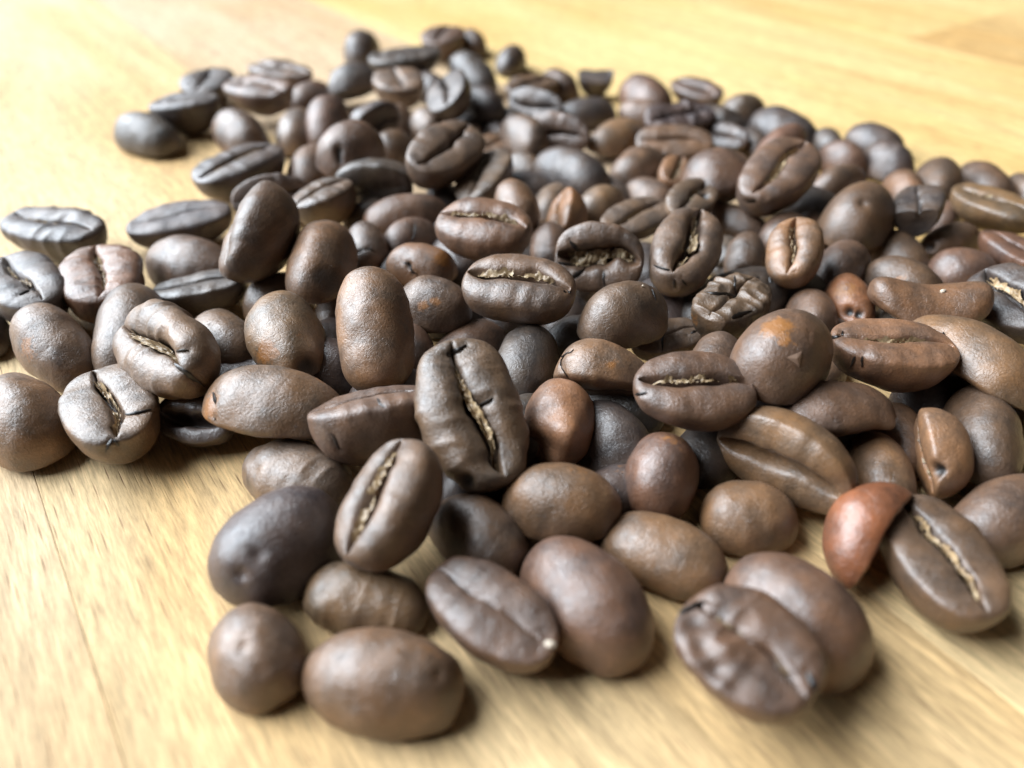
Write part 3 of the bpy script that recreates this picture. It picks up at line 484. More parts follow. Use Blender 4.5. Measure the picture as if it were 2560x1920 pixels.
((14.698, 27.476, 4.382), (0.9024, 0.0158, -0.0075, -0.4304), 9.169, 7.702, 4.775, (0.081, 0.0492, 0.0333), 112, (112, 124), 1, {'wr': 0.42, 'ch': 0.5, 'cw': 0.04, 'dents': [(-0.62, 0.05, 0.07, 0.035, 0), (-0.45, -0.25, 0.06, 0.03, 0), (-0.7, 0.42, 0.09, 0.04, 0.2), (-0.2, -0.5, 0.06, 0.02, 0)], 'bumps': [(-0.75, -0.15, 0.08, 0.03), (-0.3, 0.0, 0.07, 0.03)], 'cracks': [((-0.9, 0.55), (-0.5, 0.72), 0.03), ((0.72, -0.3), (0.82, -0.62), 0.028)]}, 'crumpled bean with deep wrinkles lying face up at the very front'),
((-8.569, 27.683, 2.445), (-0.0, -0.9945, 0.1045, 0.0), 10.917, 6.987, 4.891, (0.1122, 0.0704, 0.0433), 113, (80, 90), 0, {'dents': [(0.62, 0.12, 0.035, 0.02, 0)], 'patches': [(0.55, 0.6, 0.2, 0.45)], 'rest': 1}, 'big smooth brown bean at the very front, lowest in the picture'),
((-17.336, 29.708, 2.18), (0.0, -0.454, -0.891, 0.0), 7.785, 6.228, 4.359, (0.1174, 0.079, 0.0549), 114, (80, 90), 0, {'dents': [(-0.3, 0.2, 0.06, 0.025, 0)], 'rest': 1}, 'round dark bean with a dimple at front left, end on to the viewer'),
((-10.716, 34.411, 1.669), (-0.0, -0.9914, 0.1305, 0.0), 9.613, 5.383, 3.338, (0.1132, 0.0747, 0.0411), 115, (112, 124), 0, {'wr': 0.5, 'rest': 1}, 'pale knobbly bean wedged behind the big smooth front bean'),
((-17.552, 38.402, 3.512), (-0.0, -0.9026, -0.4305, -0.0), 10.781, 8.625, 6.037, (0.0544, 0.0403, 0.0391), 116, (112, 124), 0, {'dents': [(-0.5, -0.45, 0.05, 0.025, 0.0), (-0.3, -0.15, 0.05, 0.018, 0)]}, 'large dark purplish bean at the front left edge of the pile'),
((-18.216, 46.484, 2.067), (-0.0, -0.9659, 0.2588, 0.0), 10.365, 6.634, 4.113, (0.1045, 0.0749, 0.0529), 117, (92, 104), 0, {'wr': 0.8, 'rest': 1}, 'dull grey rough bean behind the large dark front left bean'),
((-8.725, 39.268, 5.635), (-0.8112, 0.1109, 0.2604, -0.5116), 10.397, 7.486, 5.989, (0.0996, 0.0669, 0.0454), 118, (112, 124), 1, {'ch': 0.9, 'cw': 0.13, 'puff': 1}, 'pale standing bean with a deep gold crease at front left of centre'),
((-2.632, 40.36, 2.155), (-0.0, -0.9336, 0.3584, 0.0), 8.883, 6.041, 4.228, (0.0885, 0.0593, 0.0413), 119, (92, 104), 0, {}, 'brown bean in deep shade right of the pale standing bean'),
((-1.317, 31.714, 2.383), (-0.9327, -0.0407, 0.0156, 0.358), 10.549, 5.908, 4.726, (0.0782, 0.0488, 0.0347), 120, (80, 90), 1, {'cw': 0.03, 'ch': 0, 'rib': 1, 'flakes': [(0.86, -0.52, 0.04, 7)], 'rest': 1}, 'brown face up bean with a raised pale seam and white tip at the front'),
((5.244, 33.861, 2.811), (-0.0, -0.8788, 0.4772, 0.0), 11.749, 7.989, 5.592, (0.1105, 0.0657, 0.0467), 121, (112, 124), 0, {'tap': 0.03, 'rest': 1}, 'long reddish brown bean side by side with the seamed bean in front'),
((3.982, 42.47, 3.664), (-0.0, -0.9969, 0.0785, 0.0), 9.59, 6.905, 4.833, (0.1281, 0.079, 0.0441), 122, (92, 104), 0, {'patches': [(0.3, 0.8, 0.25, 0.5)]}, 'honey brown oval bean in front of the torn centre bean'),
((11.628, 38.565, 2.032), (-0.0, -0.9659, 0.2588, 0.0), 10.059, 6.438, 3.992, (0.13, 0.0818, 0.0469), 123, (112, 124), 0, {}, 'yellowish brown long bean touching the long reddish bean'),
((12.245, 44.932, 4.077), (0.0739, -0.8171, -0.5616, -0.1076), 7.729, 5.874, 4.699, (0.1072, 0.0593, 0.0394), 124, (92, 104), 0, {'patches': [(0.3, 0.8, 0.25, 0.5)]}, 'round chestnut bean right of the honey brown oval bean'),
((-3.421, 48.451, 6.6), (-0.5496, -0.1994, 0.137, -0.7996), 13.269, 8.492, 5.944, (0.1012, 0.07, 0.0463), 125, (112, 124), 1, {'puff': 1, 'chc': 1.5, 'ch': 0.9, 'cw': 0.09, 'wr': 0.5, 'cracks': [((-0.45, 0.75), (-0.1, 0.9), 0.02), ((0.1, 0.1), (0.35, 0.2), 0.012)], 'dents': [(-0.1, -0.85, 0.05, 0.06, 0.9)]}, 'grey brown torn bean with a long white flecked crease at the picture centre'),
((3.875, 50.357, 4.829), (0.1576, -0.7663, -0.588, -0.2053), 8.082, 6.465, 4.526, (0.221, 0.1248, 0.0757), 126, (92, 104), 0, {'bumps': [(0.2, -0.2, 0.2, 0.15), (-0.1, -0.85, 0.13, 0.07)], 'dents': [(-0.45, -0.5, 0.15, 0.08, 0), (-0.2, 0.25, 0.12, 0.03, 0)]}, 'light caramel bean with a bulging ear like knob'),
((1.312, 59.789, 4.336), (0.0531, -0.7903, -0.6064, -0.0691), 9.49, 6.453, 4.517, (0.0595, 0.0486, 0.0417), 127, (92, 104), 0, {}, 'dark round bean above the caramel knobbed bean'),
((-4.508, 65.058, 1.979), (-0.0, -0.891, -0.454, -0.0), 9.619, 6.541, 4.055, (0.0775, 0.0473, 0.0318), 128, (92, 104), 0, {}, 'brown bean behind the top of the torn centre bean'),
((8.808, 56.247, 5.95), (0.4203, 0.9013, -0.0947, -0.0442), 9.728, 6.615, 4.631, (0.1402, 0.0868, 0.0512), 129, (92, 104), 1, {'tap': -0.34, 'blunt': 1.1, 'patches': [(0.1, 0.1, 0.09, 0.75)], 'cracks': [((-0.85, 0.4), (-0.6, 0.6), 0.008), ((-0.8, 0.5), (-0.85, 0.1), 0.008), ((-0.85, 0.1), (-0.7, -0.3), 0.007)]}, 'tan bean tapering to a point at its right, with hairline cracks at its left'),
((0.77, 65.969, 7.99), (0.9795, 0.0857, -0.0159, -0.1815), 11.448, 8.243, 5.77, (0.0932, 0.0615, 0.0418), 130, (92, 104), 1, {'puff': 1, 'ch': 0.7, 'cw': 0.14, 'cracks': [((0.75, -0.05), (0.9, -0.1), 0.014)]}, 'sharp brown bean with a wide mouth like crease, in front of the golden creased bean'),
((-8.2, 68.606, 5.47), (-0.0, -0.9877, 0.1564, 0.0), 8.077, 6.462, 5.169, (0.0818, 0.0548, 0.038), 131, (68, 82), 0, {'patches': [(-0.3, -0.02, 0.1, 0.85), (0.02, 0.06, 0.1, 0.85)]}, 'dark oval bean with a rusty patch left of the mouth creased bean'),
((10.833, 63.26, 7.665), (-0.0, -0.9588, -0.284, -0.0), 9.548, 6.875, 5.5, (0.0787, 0.0544, 0.0375), 132, (92, 104), 0, {'flakes': [(0.42, 0.8, 0.022, 3)], 'cracks': [((0.62, 0.75), (0.7, 0.45), 0.007)]}, 'large pebbly brown bean with a white grain on top, in front of the hollow bean'),
((6.0, 71.364, 1.611), (-0.0, -0.8526, -0.5225, -0.0), 7.821, 4.692, 3.285, (0.0575, 0.0457, 0.0419), 133, (68, 82), 0, {}, 'black bean in the gap right of the mouth creased bean'),
((7.174, 65.859, 2.428), (-0.0, -0.9997, -0.0262, -0.0), 7.79, 6.232, 4.985, (0.0503, 0.0411, 0.0361), 134, (68, 82), 0, {}, 'tiny visible grey back of a bean above the pointed tan bean'),
((8.833, 50.532, 2.526), (-0.0, -0.8526, 0.5225, 0.0), 9.051, 6.517, 5.213, (0.0487, 0.0382, 0.0347), 135, (92, 104), 0, {}, 'dark bean with a pale streak right of the caramel knobbed bean'),
((15.91, 64.606, 2.813), (-0.9809, -0.0686, -0.0127, -0.1818), 8.295, 4.645, 3.252, (0.0916, 0.0653, 0.0468), 136, (92, 104), 1, {'cw': 0.03, 'cracks': [((-0.1, 0.5), (-0.15, -0.5), 0.016), ((0.45, 0.2), (0.8, 0.5), 0.018)]}, 'grey cracked flat bean below the large pebbly bean'),
((21.756, 64.922, 6.357), (-0.923, -0.0167, 0.0403, -0.3823), 8.607, 6.197, 4.957, (0.0762, 0.0529, 0.0344), 137, (92, 104), 1, {'wr': 1.4, 'cw': 0.06, 'cracks': [((-0.7, 0.4), (0.2, 0.3), 0.03), ((0.0, -0.3), (0.5, -0.1), 0.03), ((0.05, 0.9), (0.1, 0.4), 0.015)], 'patches': [(-0.9, -0.3, 0.15, 0.6)]}, 'crushed dark bean with torn skin behind the orange patched bean'),
((24.613, 73.124, 3.329), (0.0068, -0.9656, -0.2587, -0.0253), 14.494, 8.116, 5.032, (0.056, 0.0464, 0.0402), 138, (112, 124), 0, {'cracks': [((0.6, 0.9), (0.6, 0.55), 0.008), ((0.4, 0.7), (0.2, 0.4), 0.006)]}, 'long dark grey bean with thorn like cracks behind the crushed bean'),
((23.467, 54.07, 9.635), (-0.0, -0.9135, -0.4067, -0.0), 10.506, 7.984, 6.388, (0.0942, 0.0597, 0.041), 139, (92, 104), 0, {'tap': -0.02, 'patches': [(-0.05, 0.6, 0.16, 1.05), (0.12, 0.3, 0.09, 0.8)], 'flakes': [(0.28, -0.05, 0.085, 3)], 'dents': [(0.5, 0.5, 0.02, 0.015, 0), (0.52, 0.35, 0.02, 0.015, 0)]}, 'large bean with an orange patch and a triangular flake on its back'),
((19.062, 58.041, 5.698), (-0.0, -0.8387, -0.5446, -0.0), 8.303, 4.982, 3.985, (0.0948, 0.0648, 0.0478), 140, (92, 104), 0, {'cut': 0.3}, 'broken stub bean with a sharp edge left of the orange patched bean'),
((15.267, 50.557, 7.415), (-0.9972, -0.0697, 0.0018, 0.0261), 10.171, 7.73, 4.793, (0.0829, 0.0515, 0.0353), 141, (92, 104), 1, {'puff': 1, 'ch': 0.6, 'cw': 0.11, 'cracks': [((-0.95, -0.1), (-0.75, -0.05), 0.012), ((-0.97, -0.2), (-0.9, -0.4), 0.012)]}, 'sharp purple brown bean with an arched crease right of centre'),
((-21.868, 61.362, 6.709), (0.0731, -0.5426, -0.8355, -0.0475), 11.457, 7.332, 4.546, (0.1143, 0.0751, 0.0416), 142, (92, 104), 0, {'dents': [(0.5, -0.68, 0.09, 0.05, 0.95)], 'patches': [(-0.5, -0.35, 0.16, 0.9), (0.3, 0.0, 0.05, 0.6)]}, 'egg shaped tan bean with fine pebbling left of the tall upright bean'),
((-12.758, 59.573, 8.364), (0.253, -0.595, -0.7348, -0.2049), 12.362, 7.417, 5.192, (0.1396, 0.0875, 0.0532), 143, (112, 124), 0, {'tap': -0.03, 'wr': 0.3, 'blunt': 0.68}, 'tall upright bean standing left of centre'),
((-19.902, 73.351, 2.301), (0.0947, -0.6825, -0.7192, -0.0898), 8.056, 4.511, 3.158, (0.0736, 0.0497, 0.0329), 144, (68, 82), 0, {}, 'small brown bean peeking out left of the tall upright bean'),
((-18.009, 60.753, 2.653), (-0.0, -0.9833, 0.1822, 0.0), 7.837, 6.897, 5.517, (0.0552, 0.0418, 0.0401), 145, (68, 82), 0, {}, 'shaded dark bean at the foot of the tall upright bean'),
((-29.478, 64.83, 3.146), (-0.0, -0.9026, 0.4305, 0.0), 9.976, 6.784, 5.427, (0.0985, 0.0647, 0.04), 146, (92, 104), 0, {'dents': [(-0.45, 0.55, 0.02, 0.02, 0.4)]}, 'glossy brown bean left of the egg shaped tan bean'),
((-26.482, 74.083, 2.554), (-0.0, -0.9588, -0.284, -0.0), 7.866, 6.607, 5.286, (0.0934, 0.0639, 0.0422), 147, (68, 82), 0, {}, 'grey bean mostly hidden behind the egg shaped tan bean'),
((-20.939, 52.701, 5.136), (0.2566, 0.9577, -0.1261, -0.0338), 13.203, 8.978, 5.567, (0.1193, 0.0764, 0.0457), 148, (112, 124), 1, {'patches': [(-0.9, -0.2, 0.14, 0.9), (0.7, 0.5, 0.15, 0.6)], 'cracks': [((-0.82, 0.25), (-0.78, -0.5), 0.014)]}, 'long tan bean with a yellow rim at its left end, left of centre'),
((-27.045, 59.241, 1.533), (0.9659, 0.0, 0.0, 0.2588), 8.013, 5.128, 3.179, (0.0506, 0.0377, 0.0347), 149, (92, 104), 1, {}, 'narrow blue grey bean behind the left end of the long tan bean'),
((-11.554, 49.057, 4.894), (0.9583, -0.2389, -0.0378, 0.1518), 10.743, 7.735, 6.188, (0.0946, 0.0609, 0.0441), 150, (92, 104), 1, {'cw': 0.05, 'ch': 0.1, 'cracks': [((-0.6, -0.2), (-0.5, -0.6), 0.008), ((0.05, 0.6), (0.15, 0.4), 0.01)]}, 'grey tan bean with a thin folded crease, right of the long tan bean'),
((-28.661, 53.141, 1.894), (0.954, 0.2556, -0.0405, -0.1511), 7.754, 4.652, 3.722, (0.0591, 0.0452, 0.0418), 151, (92, 104), 1, {'hol': 2, 'cw': 0.2, 'rest': 1}, 'black hollow half bean lying in shade on the wood at left'),
((-35.697, 52.455, 2.664), (-0.4772, -0.0, -0.0, -0.8788), 11.752, 7.992, 5.594, (0.1054, 0.074, 0.0507), 152, (112, 124), 1, {'chc': 1.2, 'ch': 0.9, 'cw': 0.075, 'cracks': [((0.3, -0.05), (0.8, 0.05), 0.016), ((0.05, -0.5), (-0.05, -0.75), 0.012), ((0.08, -0.5), (0.2, -0.65), 0.014)], 'rest': 1}, 'lilac grey face up bean with a flaky gold crease on the wood at left'),
((-31.905, 58.436, 6.006), (0.8781, 0.2847, -0.1626, -0.3484), 14.036, 7.86, 6.288, (0.1122, 0.0773, 0.0515), 153, (112, 124), 1, {'puff': 1, 'ch': 1, 'cw': 0.07, 'wr': 0.7, 'cracks': [((0.0, -0.1), (0.4, -0.03), 0.01), ((0.15, -0.3), (0.7, -0.75), 0.014)]}, 'pale wrinkled bean with a torn straw coloured crease, above the lilac grey one'),
((-44.656, 53.193, 2.995), (-0.0, -0.9336, 0.3584, 0.0), 12.285, 7.862, 6.29, (0.1366, 0.0848, 0.0483), 154, (112, 124), 0, {'rest': 1}, 'smooth rounded bean cut by the left edge, lowest there'),
((-57.277, 87.594, 2.666), (0.9829, 0.0257, -0.0048, -0.1822), 14.144, 7.921, 5.545, (0.0492, 0.0391, 0.0366), 155, (92, 104), 1, {'gloss': 1.25, 'ch': 0.5, 'cw': 0.035, 'wr': 0.5, 'rest': 1}, 'lone blue grey face up bean on the wood at far left'),
((-43.075, 91.703, 2.215), (-0.9904, -0.0305, 0.0312, -0.1313), 13.137, 7.357, 4.561, (0.0557, 0.0424, 0.0415), 156, (92, 104), 1, {'gloss': 1.25, 'cw': 0.03, 'solid': 1, 'rest': 1}, 'flat dark bean with a plain grey face, right of the lone left bean'),
((-38.779, 81.848, 2.711), (-0.0, -0.9659, 0.2588, 0.0), 13.389, 8.033, 5.623, (0.086, 0.0561, 0.0392), 157, (92, 104), 0, {}, 'dull brown dome in front of the flat dark bean at left'),
((-34.942, 74.567, 2.362), (0.9917, -0.0657, -0.0419, 0.1018), 10.525, 6.736, 4.176, (0.0516, 0.0415, 0.0346), 158, (92, 104), 1, {'gloss': 1.15, 'cw': 0.06, 'ch': 0}, 'dark bean with a fine double lined crease, below the dull brown dome'),
((-27.492, 76.76, 8.704), (-0.6868, 0.2808, 0.4065, -0.5332), 12.714, 9.154, 7.323, (0.0894, 0.0587, 0.0399), 159, (92, 104), 1, {'puff': 1, 'cw': 0.05, 'ch': 0.1}, 'big brown bean standing on its side with the crease down its left'),
((-20.901, 74.384, 7.762), (0.0308, -0.7064, -0.7064, -0.0308), 13.228, 7.408, 5.185, (0.1208, 0.0722, 0.0405), 160, (92, 104), 0, {'dents': [(-0.0, -0.35, 0.1, 0.015, 0.75), (0.2, -0.5, 0.14, 0.015, 0.7)]}, 'glossy tan bean with a sooty blot low on its right'),
((-32.744, 98.1, 3.64), (-0.8466, -0.5087, -0.0806, -0.1341), 10.469, 5.863, 4.104, (0.0755, 0.0476, 0.0334), 161, (68, 82), 1, {'cw': 0.03}, 'bean with a dark face under a light rim, behind the big side standing bean'),
((-24.153, 93.086, 4.621), (0.9117, -0.046, -0.0681, 0.4026), 8.954, 6.805, 5.444, (0.0821, 0.0567, 0.0387), 162, (68, 82), 1, {'cw': 0.08, 'ch': 0.2}, 'small bean with a ragged dark crease above the glossy tan bean'),
((-38.794, 105.379, 3.194), (-0.9022, 0.0007, 0.039, -0.4296), 13.884, 9.441, 6.609, (0.0602, 0.0463, 0.0418), 163, (92, 104), 1, {'cw': 0.09, 'ch': 0.6, 'rest': 1}, 'grey bean with a wide straw lined crease on the wood at upper left'),
((-13.75, 92.245, 4.368), (-0.0, -0.9833, -0.1822, -0.0), 11.44, 6.864, 4.256, (0.0866, 0.0527, 0.0356), 164, (92, 104), 0, {}, 'plain brown oval bean below the black faced bean with the bright rim'),
((-12.951, 86.567, 3.534), (-0.2391, -0.8924, -0.3696, -0.099), 8.037, 5.787, 4.63, (0.0794, 0.0486, 0.034), 165, (68, 82), 1, {'cracks': [((0.1, 0.7), (-0.1, -0.2), 0.007)]}, 'small brown bean with a seam, left of the golden creased bean'),
((-17.196, 82.405, 4.566), (0.2411, -0.6069, -0.7571, 0.019), 8.004, 5.123, 3.586, (0.0996, 0.0673, 0.0481), 166, (68, 82), 0, {'cracks': [((-0.8, -0.25), (0.0, 0.05), 0.014), ((0.0, 0.05), (0.4, -0.1), 0.008)]}, 'small grey brown bean with a curved black crack'),
((-10.424, 77.904, 4.855), (-0.0, -0.9877, 0.1564, 0.0), 8.334, 6.0, 4.2, (0.1323, 0.0767, 0.0449), 167, (68, 82), 0, {'cracks': [((-0.38, 0.2), (-0.3, -0.35), 0.016), ((-0.38, 0.05), (-0.55, 0.2), 0.012), ((-0.35, -0.1), (-0.1, -0.45), 0.012)], 'dents': [(-0.38, 0.05, 0.04, 0.03, 0.9)], 'patches': [(0.6, 0.35, 0.22, 0.9)]}, 'glossy tan bean with a black star shaped crack, left below the golden creased bean'),
((-45.938, 75.049, 2.789), (-0.5446, -0.0, -0.0, -0.8387), 13.096, 8.382, 5.867, (0.1301, 0.0735, 0.0465), 168, (92, 104), 1, {'ch': 0.8, 'cw': 0.07, 'wr': 0.5, 'rest': 1}, 'pale tan face up bean with a crumbly crease on the wood at left'),
((-39.525, 66.069, 3.813), (0.0332, -0.6488, -0.7597, -0.0283), 13.716, 7.681, 6.145, (0.0819, 0.0551, 0.0354), 169, (112, 124), 0, {}, 'shiny grey brown bean leaning over the pale tan face up bean'),
((-53.323, 72.739, 3.004), (0.9135, 0.0, 0.0, -0.4067), 13.987, 7.833, 6.266, (0.0555, 0.0438, 0.0398), 170, (92, 104), 1, {'gloss': 1.15, 'ch': 0.4, 'cw': 0.04, 'cracks': [((-0.1, -0.1), (0.2, 0.05), 0.01)], 'rest': 1}, 'dark face up bean cut by the left picture edge'),
((-46.074, 63.615, 3.023), (0.146, -0.354, -0.9221, -0.0561), 11.917, 6.673, 5.339, (0.1159, 0.0794, 0.0552), 171, (92, 104), 0, {'patches': [(-0.6, 0.0, 0.15, 0.7)]}, 'grey backed bean slanting down right across the dark left edge bean'),
((-56.391, 68.313, 1.635), (0.0, -0.5225, -0.8526, 0.0), 7.644, 4.281, 3.424, (0.0551, 0.0433, 0.0404), 172, (68, 82), 0, {'rest': 1}, 'sliver of a dark bean at the left picture edge'),
((-9.857, 62.635, 2.994), (0.1349, -0.6198, -0.7653, -0.1093), 7.97, 4.782, 3.826, (0.0968, 0.0596, 0.0425), 173, (68, 82), 0, {}, 'brown edge of a bean behind the right foot of the tall upright bean'),
((48.264, 55.668, 2.193), (-0.0, 0.6293, -0.7771, 0.0), 7.874, 5.669, 4.535, (0.101, 0.0716, 0.0465), 174, (92, 104), 0, {}, 'pale bit of a bean at the right picture edge under the long olive tan bean'),
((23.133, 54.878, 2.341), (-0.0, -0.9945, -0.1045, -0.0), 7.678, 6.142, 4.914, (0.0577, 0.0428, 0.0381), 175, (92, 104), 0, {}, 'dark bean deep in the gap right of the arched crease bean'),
((17.527, 49.855, 2.016), (-0.0, 0.4272, -0.9042, 0.0), 8.237, 5.931, 4.033, (0.0548, 0.0465, 0.0431), 176, (92, 104), 0, {'cracks': [((-0.95, -0.1), (-0.75, -0.05), 0.012), ((-0.97, -0.2), (-0.9, -0.4), 0.012)], 'rest': 1}, 'black shaded bean buried under the sharp purple brown bean with an arched crease'),  # added filler beans from here on, coloured near black to darken the gaps
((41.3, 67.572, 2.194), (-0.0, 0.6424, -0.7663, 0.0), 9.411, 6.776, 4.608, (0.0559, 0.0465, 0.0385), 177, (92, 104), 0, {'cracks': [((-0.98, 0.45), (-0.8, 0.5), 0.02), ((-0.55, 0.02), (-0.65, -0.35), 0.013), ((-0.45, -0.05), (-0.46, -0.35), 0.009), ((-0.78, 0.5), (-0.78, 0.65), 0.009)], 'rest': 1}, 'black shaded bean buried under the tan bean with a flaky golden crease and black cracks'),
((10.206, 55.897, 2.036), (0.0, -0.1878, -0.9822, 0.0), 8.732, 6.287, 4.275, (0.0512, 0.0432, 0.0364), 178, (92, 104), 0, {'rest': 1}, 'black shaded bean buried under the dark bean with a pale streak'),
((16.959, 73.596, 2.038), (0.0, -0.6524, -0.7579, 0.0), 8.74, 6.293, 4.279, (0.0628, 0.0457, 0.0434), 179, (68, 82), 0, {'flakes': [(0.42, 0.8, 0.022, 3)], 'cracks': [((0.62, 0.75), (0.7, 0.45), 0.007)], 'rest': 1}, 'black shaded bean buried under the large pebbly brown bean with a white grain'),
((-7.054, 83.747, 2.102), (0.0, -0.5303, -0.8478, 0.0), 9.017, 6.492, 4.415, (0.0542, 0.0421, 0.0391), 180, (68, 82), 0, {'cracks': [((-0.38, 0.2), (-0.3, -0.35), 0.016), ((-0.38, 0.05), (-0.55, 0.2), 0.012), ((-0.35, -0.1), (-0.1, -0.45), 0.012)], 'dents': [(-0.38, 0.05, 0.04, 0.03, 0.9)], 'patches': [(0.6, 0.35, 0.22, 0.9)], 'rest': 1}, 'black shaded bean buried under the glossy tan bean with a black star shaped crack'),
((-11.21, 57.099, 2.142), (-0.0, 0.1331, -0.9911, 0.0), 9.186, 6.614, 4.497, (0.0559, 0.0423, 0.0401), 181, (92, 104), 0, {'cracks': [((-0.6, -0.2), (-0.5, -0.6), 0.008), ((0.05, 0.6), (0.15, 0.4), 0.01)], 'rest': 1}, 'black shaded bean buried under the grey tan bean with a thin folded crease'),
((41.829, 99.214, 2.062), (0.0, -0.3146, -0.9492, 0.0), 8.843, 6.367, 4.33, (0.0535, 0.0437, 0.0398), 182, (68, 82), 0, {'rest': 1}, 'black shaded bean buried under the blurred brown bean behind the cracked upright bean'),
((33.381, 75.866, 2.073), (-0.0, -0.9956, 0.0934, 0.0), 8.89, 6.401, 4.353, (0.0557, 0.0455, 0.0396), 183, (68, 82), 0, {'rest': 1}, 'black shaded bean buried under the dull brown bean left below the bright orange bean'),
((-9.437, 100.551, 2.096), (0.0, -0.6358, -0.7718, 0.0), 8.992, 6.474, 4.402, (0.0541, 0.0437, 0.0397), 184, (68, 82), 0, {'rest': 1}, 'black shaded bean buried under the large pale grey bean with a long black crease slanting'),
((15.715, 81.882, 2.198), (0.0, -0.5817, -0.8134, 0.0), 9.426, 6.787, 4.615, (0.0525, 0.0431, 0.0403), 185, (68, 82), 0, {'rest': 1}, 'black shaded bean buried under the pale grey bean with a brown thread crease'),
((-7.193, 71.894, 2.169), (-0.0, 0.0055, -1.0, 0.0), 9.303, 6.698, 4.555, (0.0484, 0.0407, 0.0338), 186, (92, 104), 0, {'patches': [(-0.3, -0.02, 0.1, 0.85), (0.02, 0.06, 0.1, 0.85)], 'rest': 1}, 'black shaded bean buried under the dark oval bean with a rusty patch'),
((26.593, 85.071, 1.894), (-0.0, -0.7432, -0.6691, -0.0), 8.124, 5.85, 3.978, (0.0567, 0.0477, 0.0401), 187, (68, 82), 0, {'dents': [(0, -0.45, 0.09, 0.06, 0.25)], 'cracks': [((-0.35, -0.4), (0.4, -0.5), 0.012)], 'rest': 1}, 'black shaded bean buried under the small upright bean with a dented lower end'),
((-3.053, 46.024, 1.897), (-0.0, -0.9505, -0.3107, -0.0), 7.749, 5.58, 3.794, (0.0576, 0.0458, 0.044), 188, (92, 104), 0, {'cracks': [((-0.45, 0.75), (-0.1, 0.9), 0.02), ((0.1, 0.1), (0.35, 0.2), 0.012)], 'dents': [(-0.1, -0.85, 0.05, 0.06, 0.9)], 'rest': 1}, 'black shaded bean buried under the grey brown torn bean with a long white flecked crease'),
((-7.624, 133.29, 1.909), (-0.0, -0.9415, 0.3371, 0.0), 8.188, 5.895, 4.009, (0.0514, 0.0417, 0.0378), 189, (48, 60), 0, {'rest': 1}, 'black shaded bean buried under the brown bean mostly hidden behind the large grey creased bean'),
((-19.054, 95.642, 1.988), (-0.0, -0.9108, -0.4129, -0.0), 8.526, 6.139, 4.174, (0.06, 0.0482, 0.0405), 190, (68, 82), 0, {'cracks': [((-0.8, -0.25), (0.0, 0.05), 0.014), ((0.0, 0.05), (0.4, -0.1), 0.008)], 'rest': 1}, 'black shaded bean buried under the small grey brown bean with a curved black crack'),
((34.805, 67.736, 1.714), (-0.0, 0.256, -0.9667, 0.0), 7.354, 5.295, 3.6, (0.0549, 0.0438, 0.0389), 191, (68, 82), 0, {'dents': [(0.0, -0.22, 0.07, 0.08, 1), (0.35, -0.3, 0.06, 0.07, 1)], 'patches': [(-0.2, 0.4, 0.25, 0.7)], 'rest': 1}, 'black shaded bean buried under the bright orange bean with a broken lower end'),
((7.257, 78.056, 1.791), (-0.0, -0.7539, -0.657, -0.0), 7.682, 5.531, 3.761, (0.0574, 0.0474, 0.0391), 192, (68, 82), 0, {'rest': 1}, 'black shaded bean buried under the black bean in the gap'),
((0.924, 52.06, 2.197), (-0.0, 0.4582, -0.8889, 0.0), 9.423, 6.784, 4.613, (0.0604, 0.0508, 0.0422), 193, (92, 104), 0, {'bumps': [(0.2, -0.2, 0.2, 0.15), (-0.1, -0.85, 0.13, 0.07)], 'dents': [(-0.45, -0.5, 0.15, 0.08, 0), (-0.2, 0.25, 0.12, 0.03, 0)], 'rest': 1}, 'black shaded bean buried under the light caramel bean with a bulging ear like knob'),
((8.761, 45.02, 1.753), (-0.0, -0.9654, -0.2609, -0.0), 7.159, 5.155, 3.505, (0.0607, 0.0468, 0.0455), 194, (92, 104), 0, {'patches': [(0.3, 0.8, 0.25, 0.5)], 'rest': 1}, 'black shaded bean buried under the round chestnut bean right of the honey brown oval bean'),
((2.139, 88.043, 2.175), (0.0, -0.5526, -0.8334, 0.0), 9.329, 6.717, 4.567, (0.0571, 0.0456, 0.0406), 195, (68, 82), 0, {'rest': 1}, 'black shaded bean buried under the greyish upright bean squeezed left of the hollow bean'),
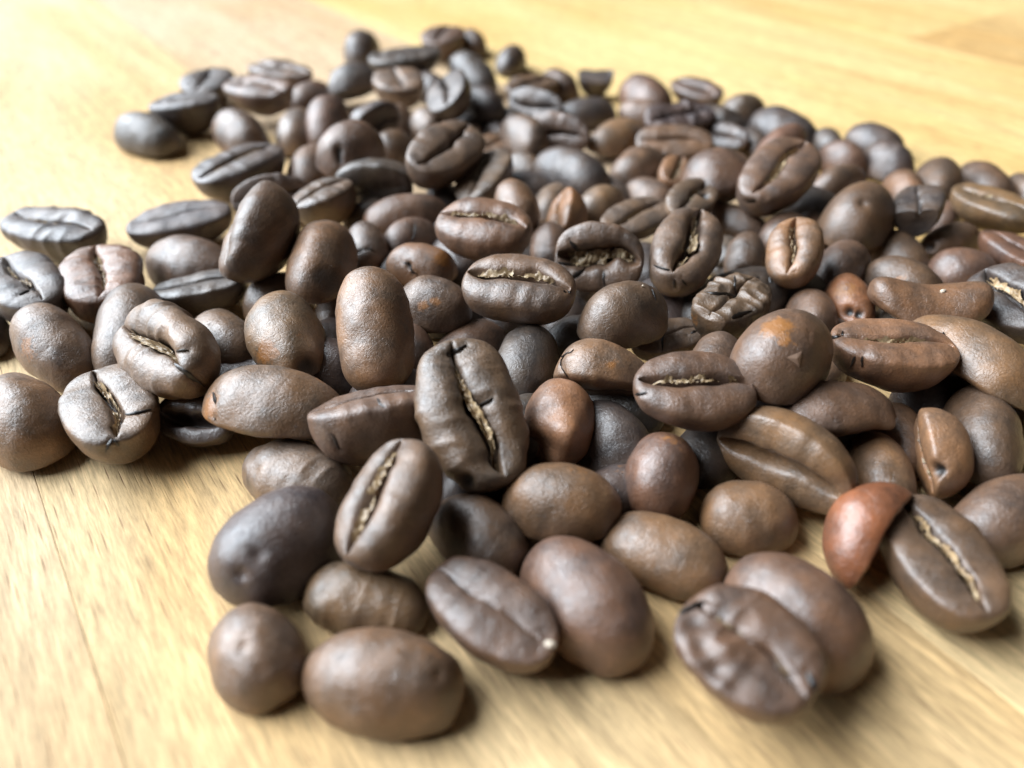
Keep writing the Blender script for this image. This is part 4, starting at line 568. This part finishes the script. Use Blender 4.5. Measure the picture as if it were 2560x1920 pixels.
((-13.259, 81.481, 1.976), (-0.0, 0.2469, -0.969, 0.0), 8.475, 6.102, 4.149, (0.0559, 0.0454, 0.042), 196, (68, 82), 0, {'cracks': [((0.1, 0.7), (-0.1, -0.2), 0.007)], 'rest': 1}, 'black shaded bean buried under the small brown bean with a seam'),
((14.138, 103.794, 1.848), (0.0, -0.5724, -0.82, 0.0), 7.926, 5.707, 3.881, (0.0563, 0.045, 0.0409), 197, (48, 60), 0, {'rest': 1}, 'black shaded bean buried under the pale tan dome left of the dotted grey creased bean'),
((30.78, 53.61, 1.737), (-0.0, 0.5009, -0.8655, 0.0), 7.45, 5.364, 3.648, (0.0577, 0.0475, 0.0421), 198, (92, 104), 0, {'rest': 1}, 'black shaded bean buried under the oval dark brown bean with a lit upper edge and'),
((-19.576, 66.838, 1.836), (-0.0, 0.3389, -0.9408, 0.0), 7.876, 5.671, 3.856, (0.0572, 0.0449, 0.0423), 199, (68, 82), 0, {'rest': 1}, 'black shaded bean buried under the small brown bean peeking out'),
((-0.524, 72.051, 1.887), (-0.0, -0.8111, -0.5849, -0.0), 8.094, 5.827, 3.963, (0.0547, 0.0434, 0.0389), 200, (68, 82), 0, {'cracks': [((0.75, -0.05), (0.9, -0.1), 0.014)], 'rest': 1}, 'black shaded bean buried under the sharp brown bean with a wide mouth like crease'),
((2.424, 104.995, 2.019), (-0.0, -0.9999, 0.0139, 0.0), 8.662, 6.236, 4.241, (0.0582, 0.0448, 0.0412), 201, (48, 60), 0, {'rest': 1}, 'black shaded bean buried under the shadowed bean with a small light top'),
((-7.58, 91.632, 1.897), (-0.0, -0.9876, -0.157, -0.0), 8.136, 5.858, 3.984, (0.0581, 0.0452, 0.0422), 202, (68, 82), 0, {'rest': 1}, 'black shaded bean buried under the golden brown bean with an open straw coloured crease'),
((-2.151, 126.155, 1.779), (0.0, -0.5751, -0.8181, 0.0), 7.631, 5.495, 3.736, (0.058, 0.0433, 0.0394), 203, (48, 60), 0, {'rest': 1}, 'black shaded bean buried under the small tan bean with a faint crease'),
]
for row in BEANS:
    bean(row)
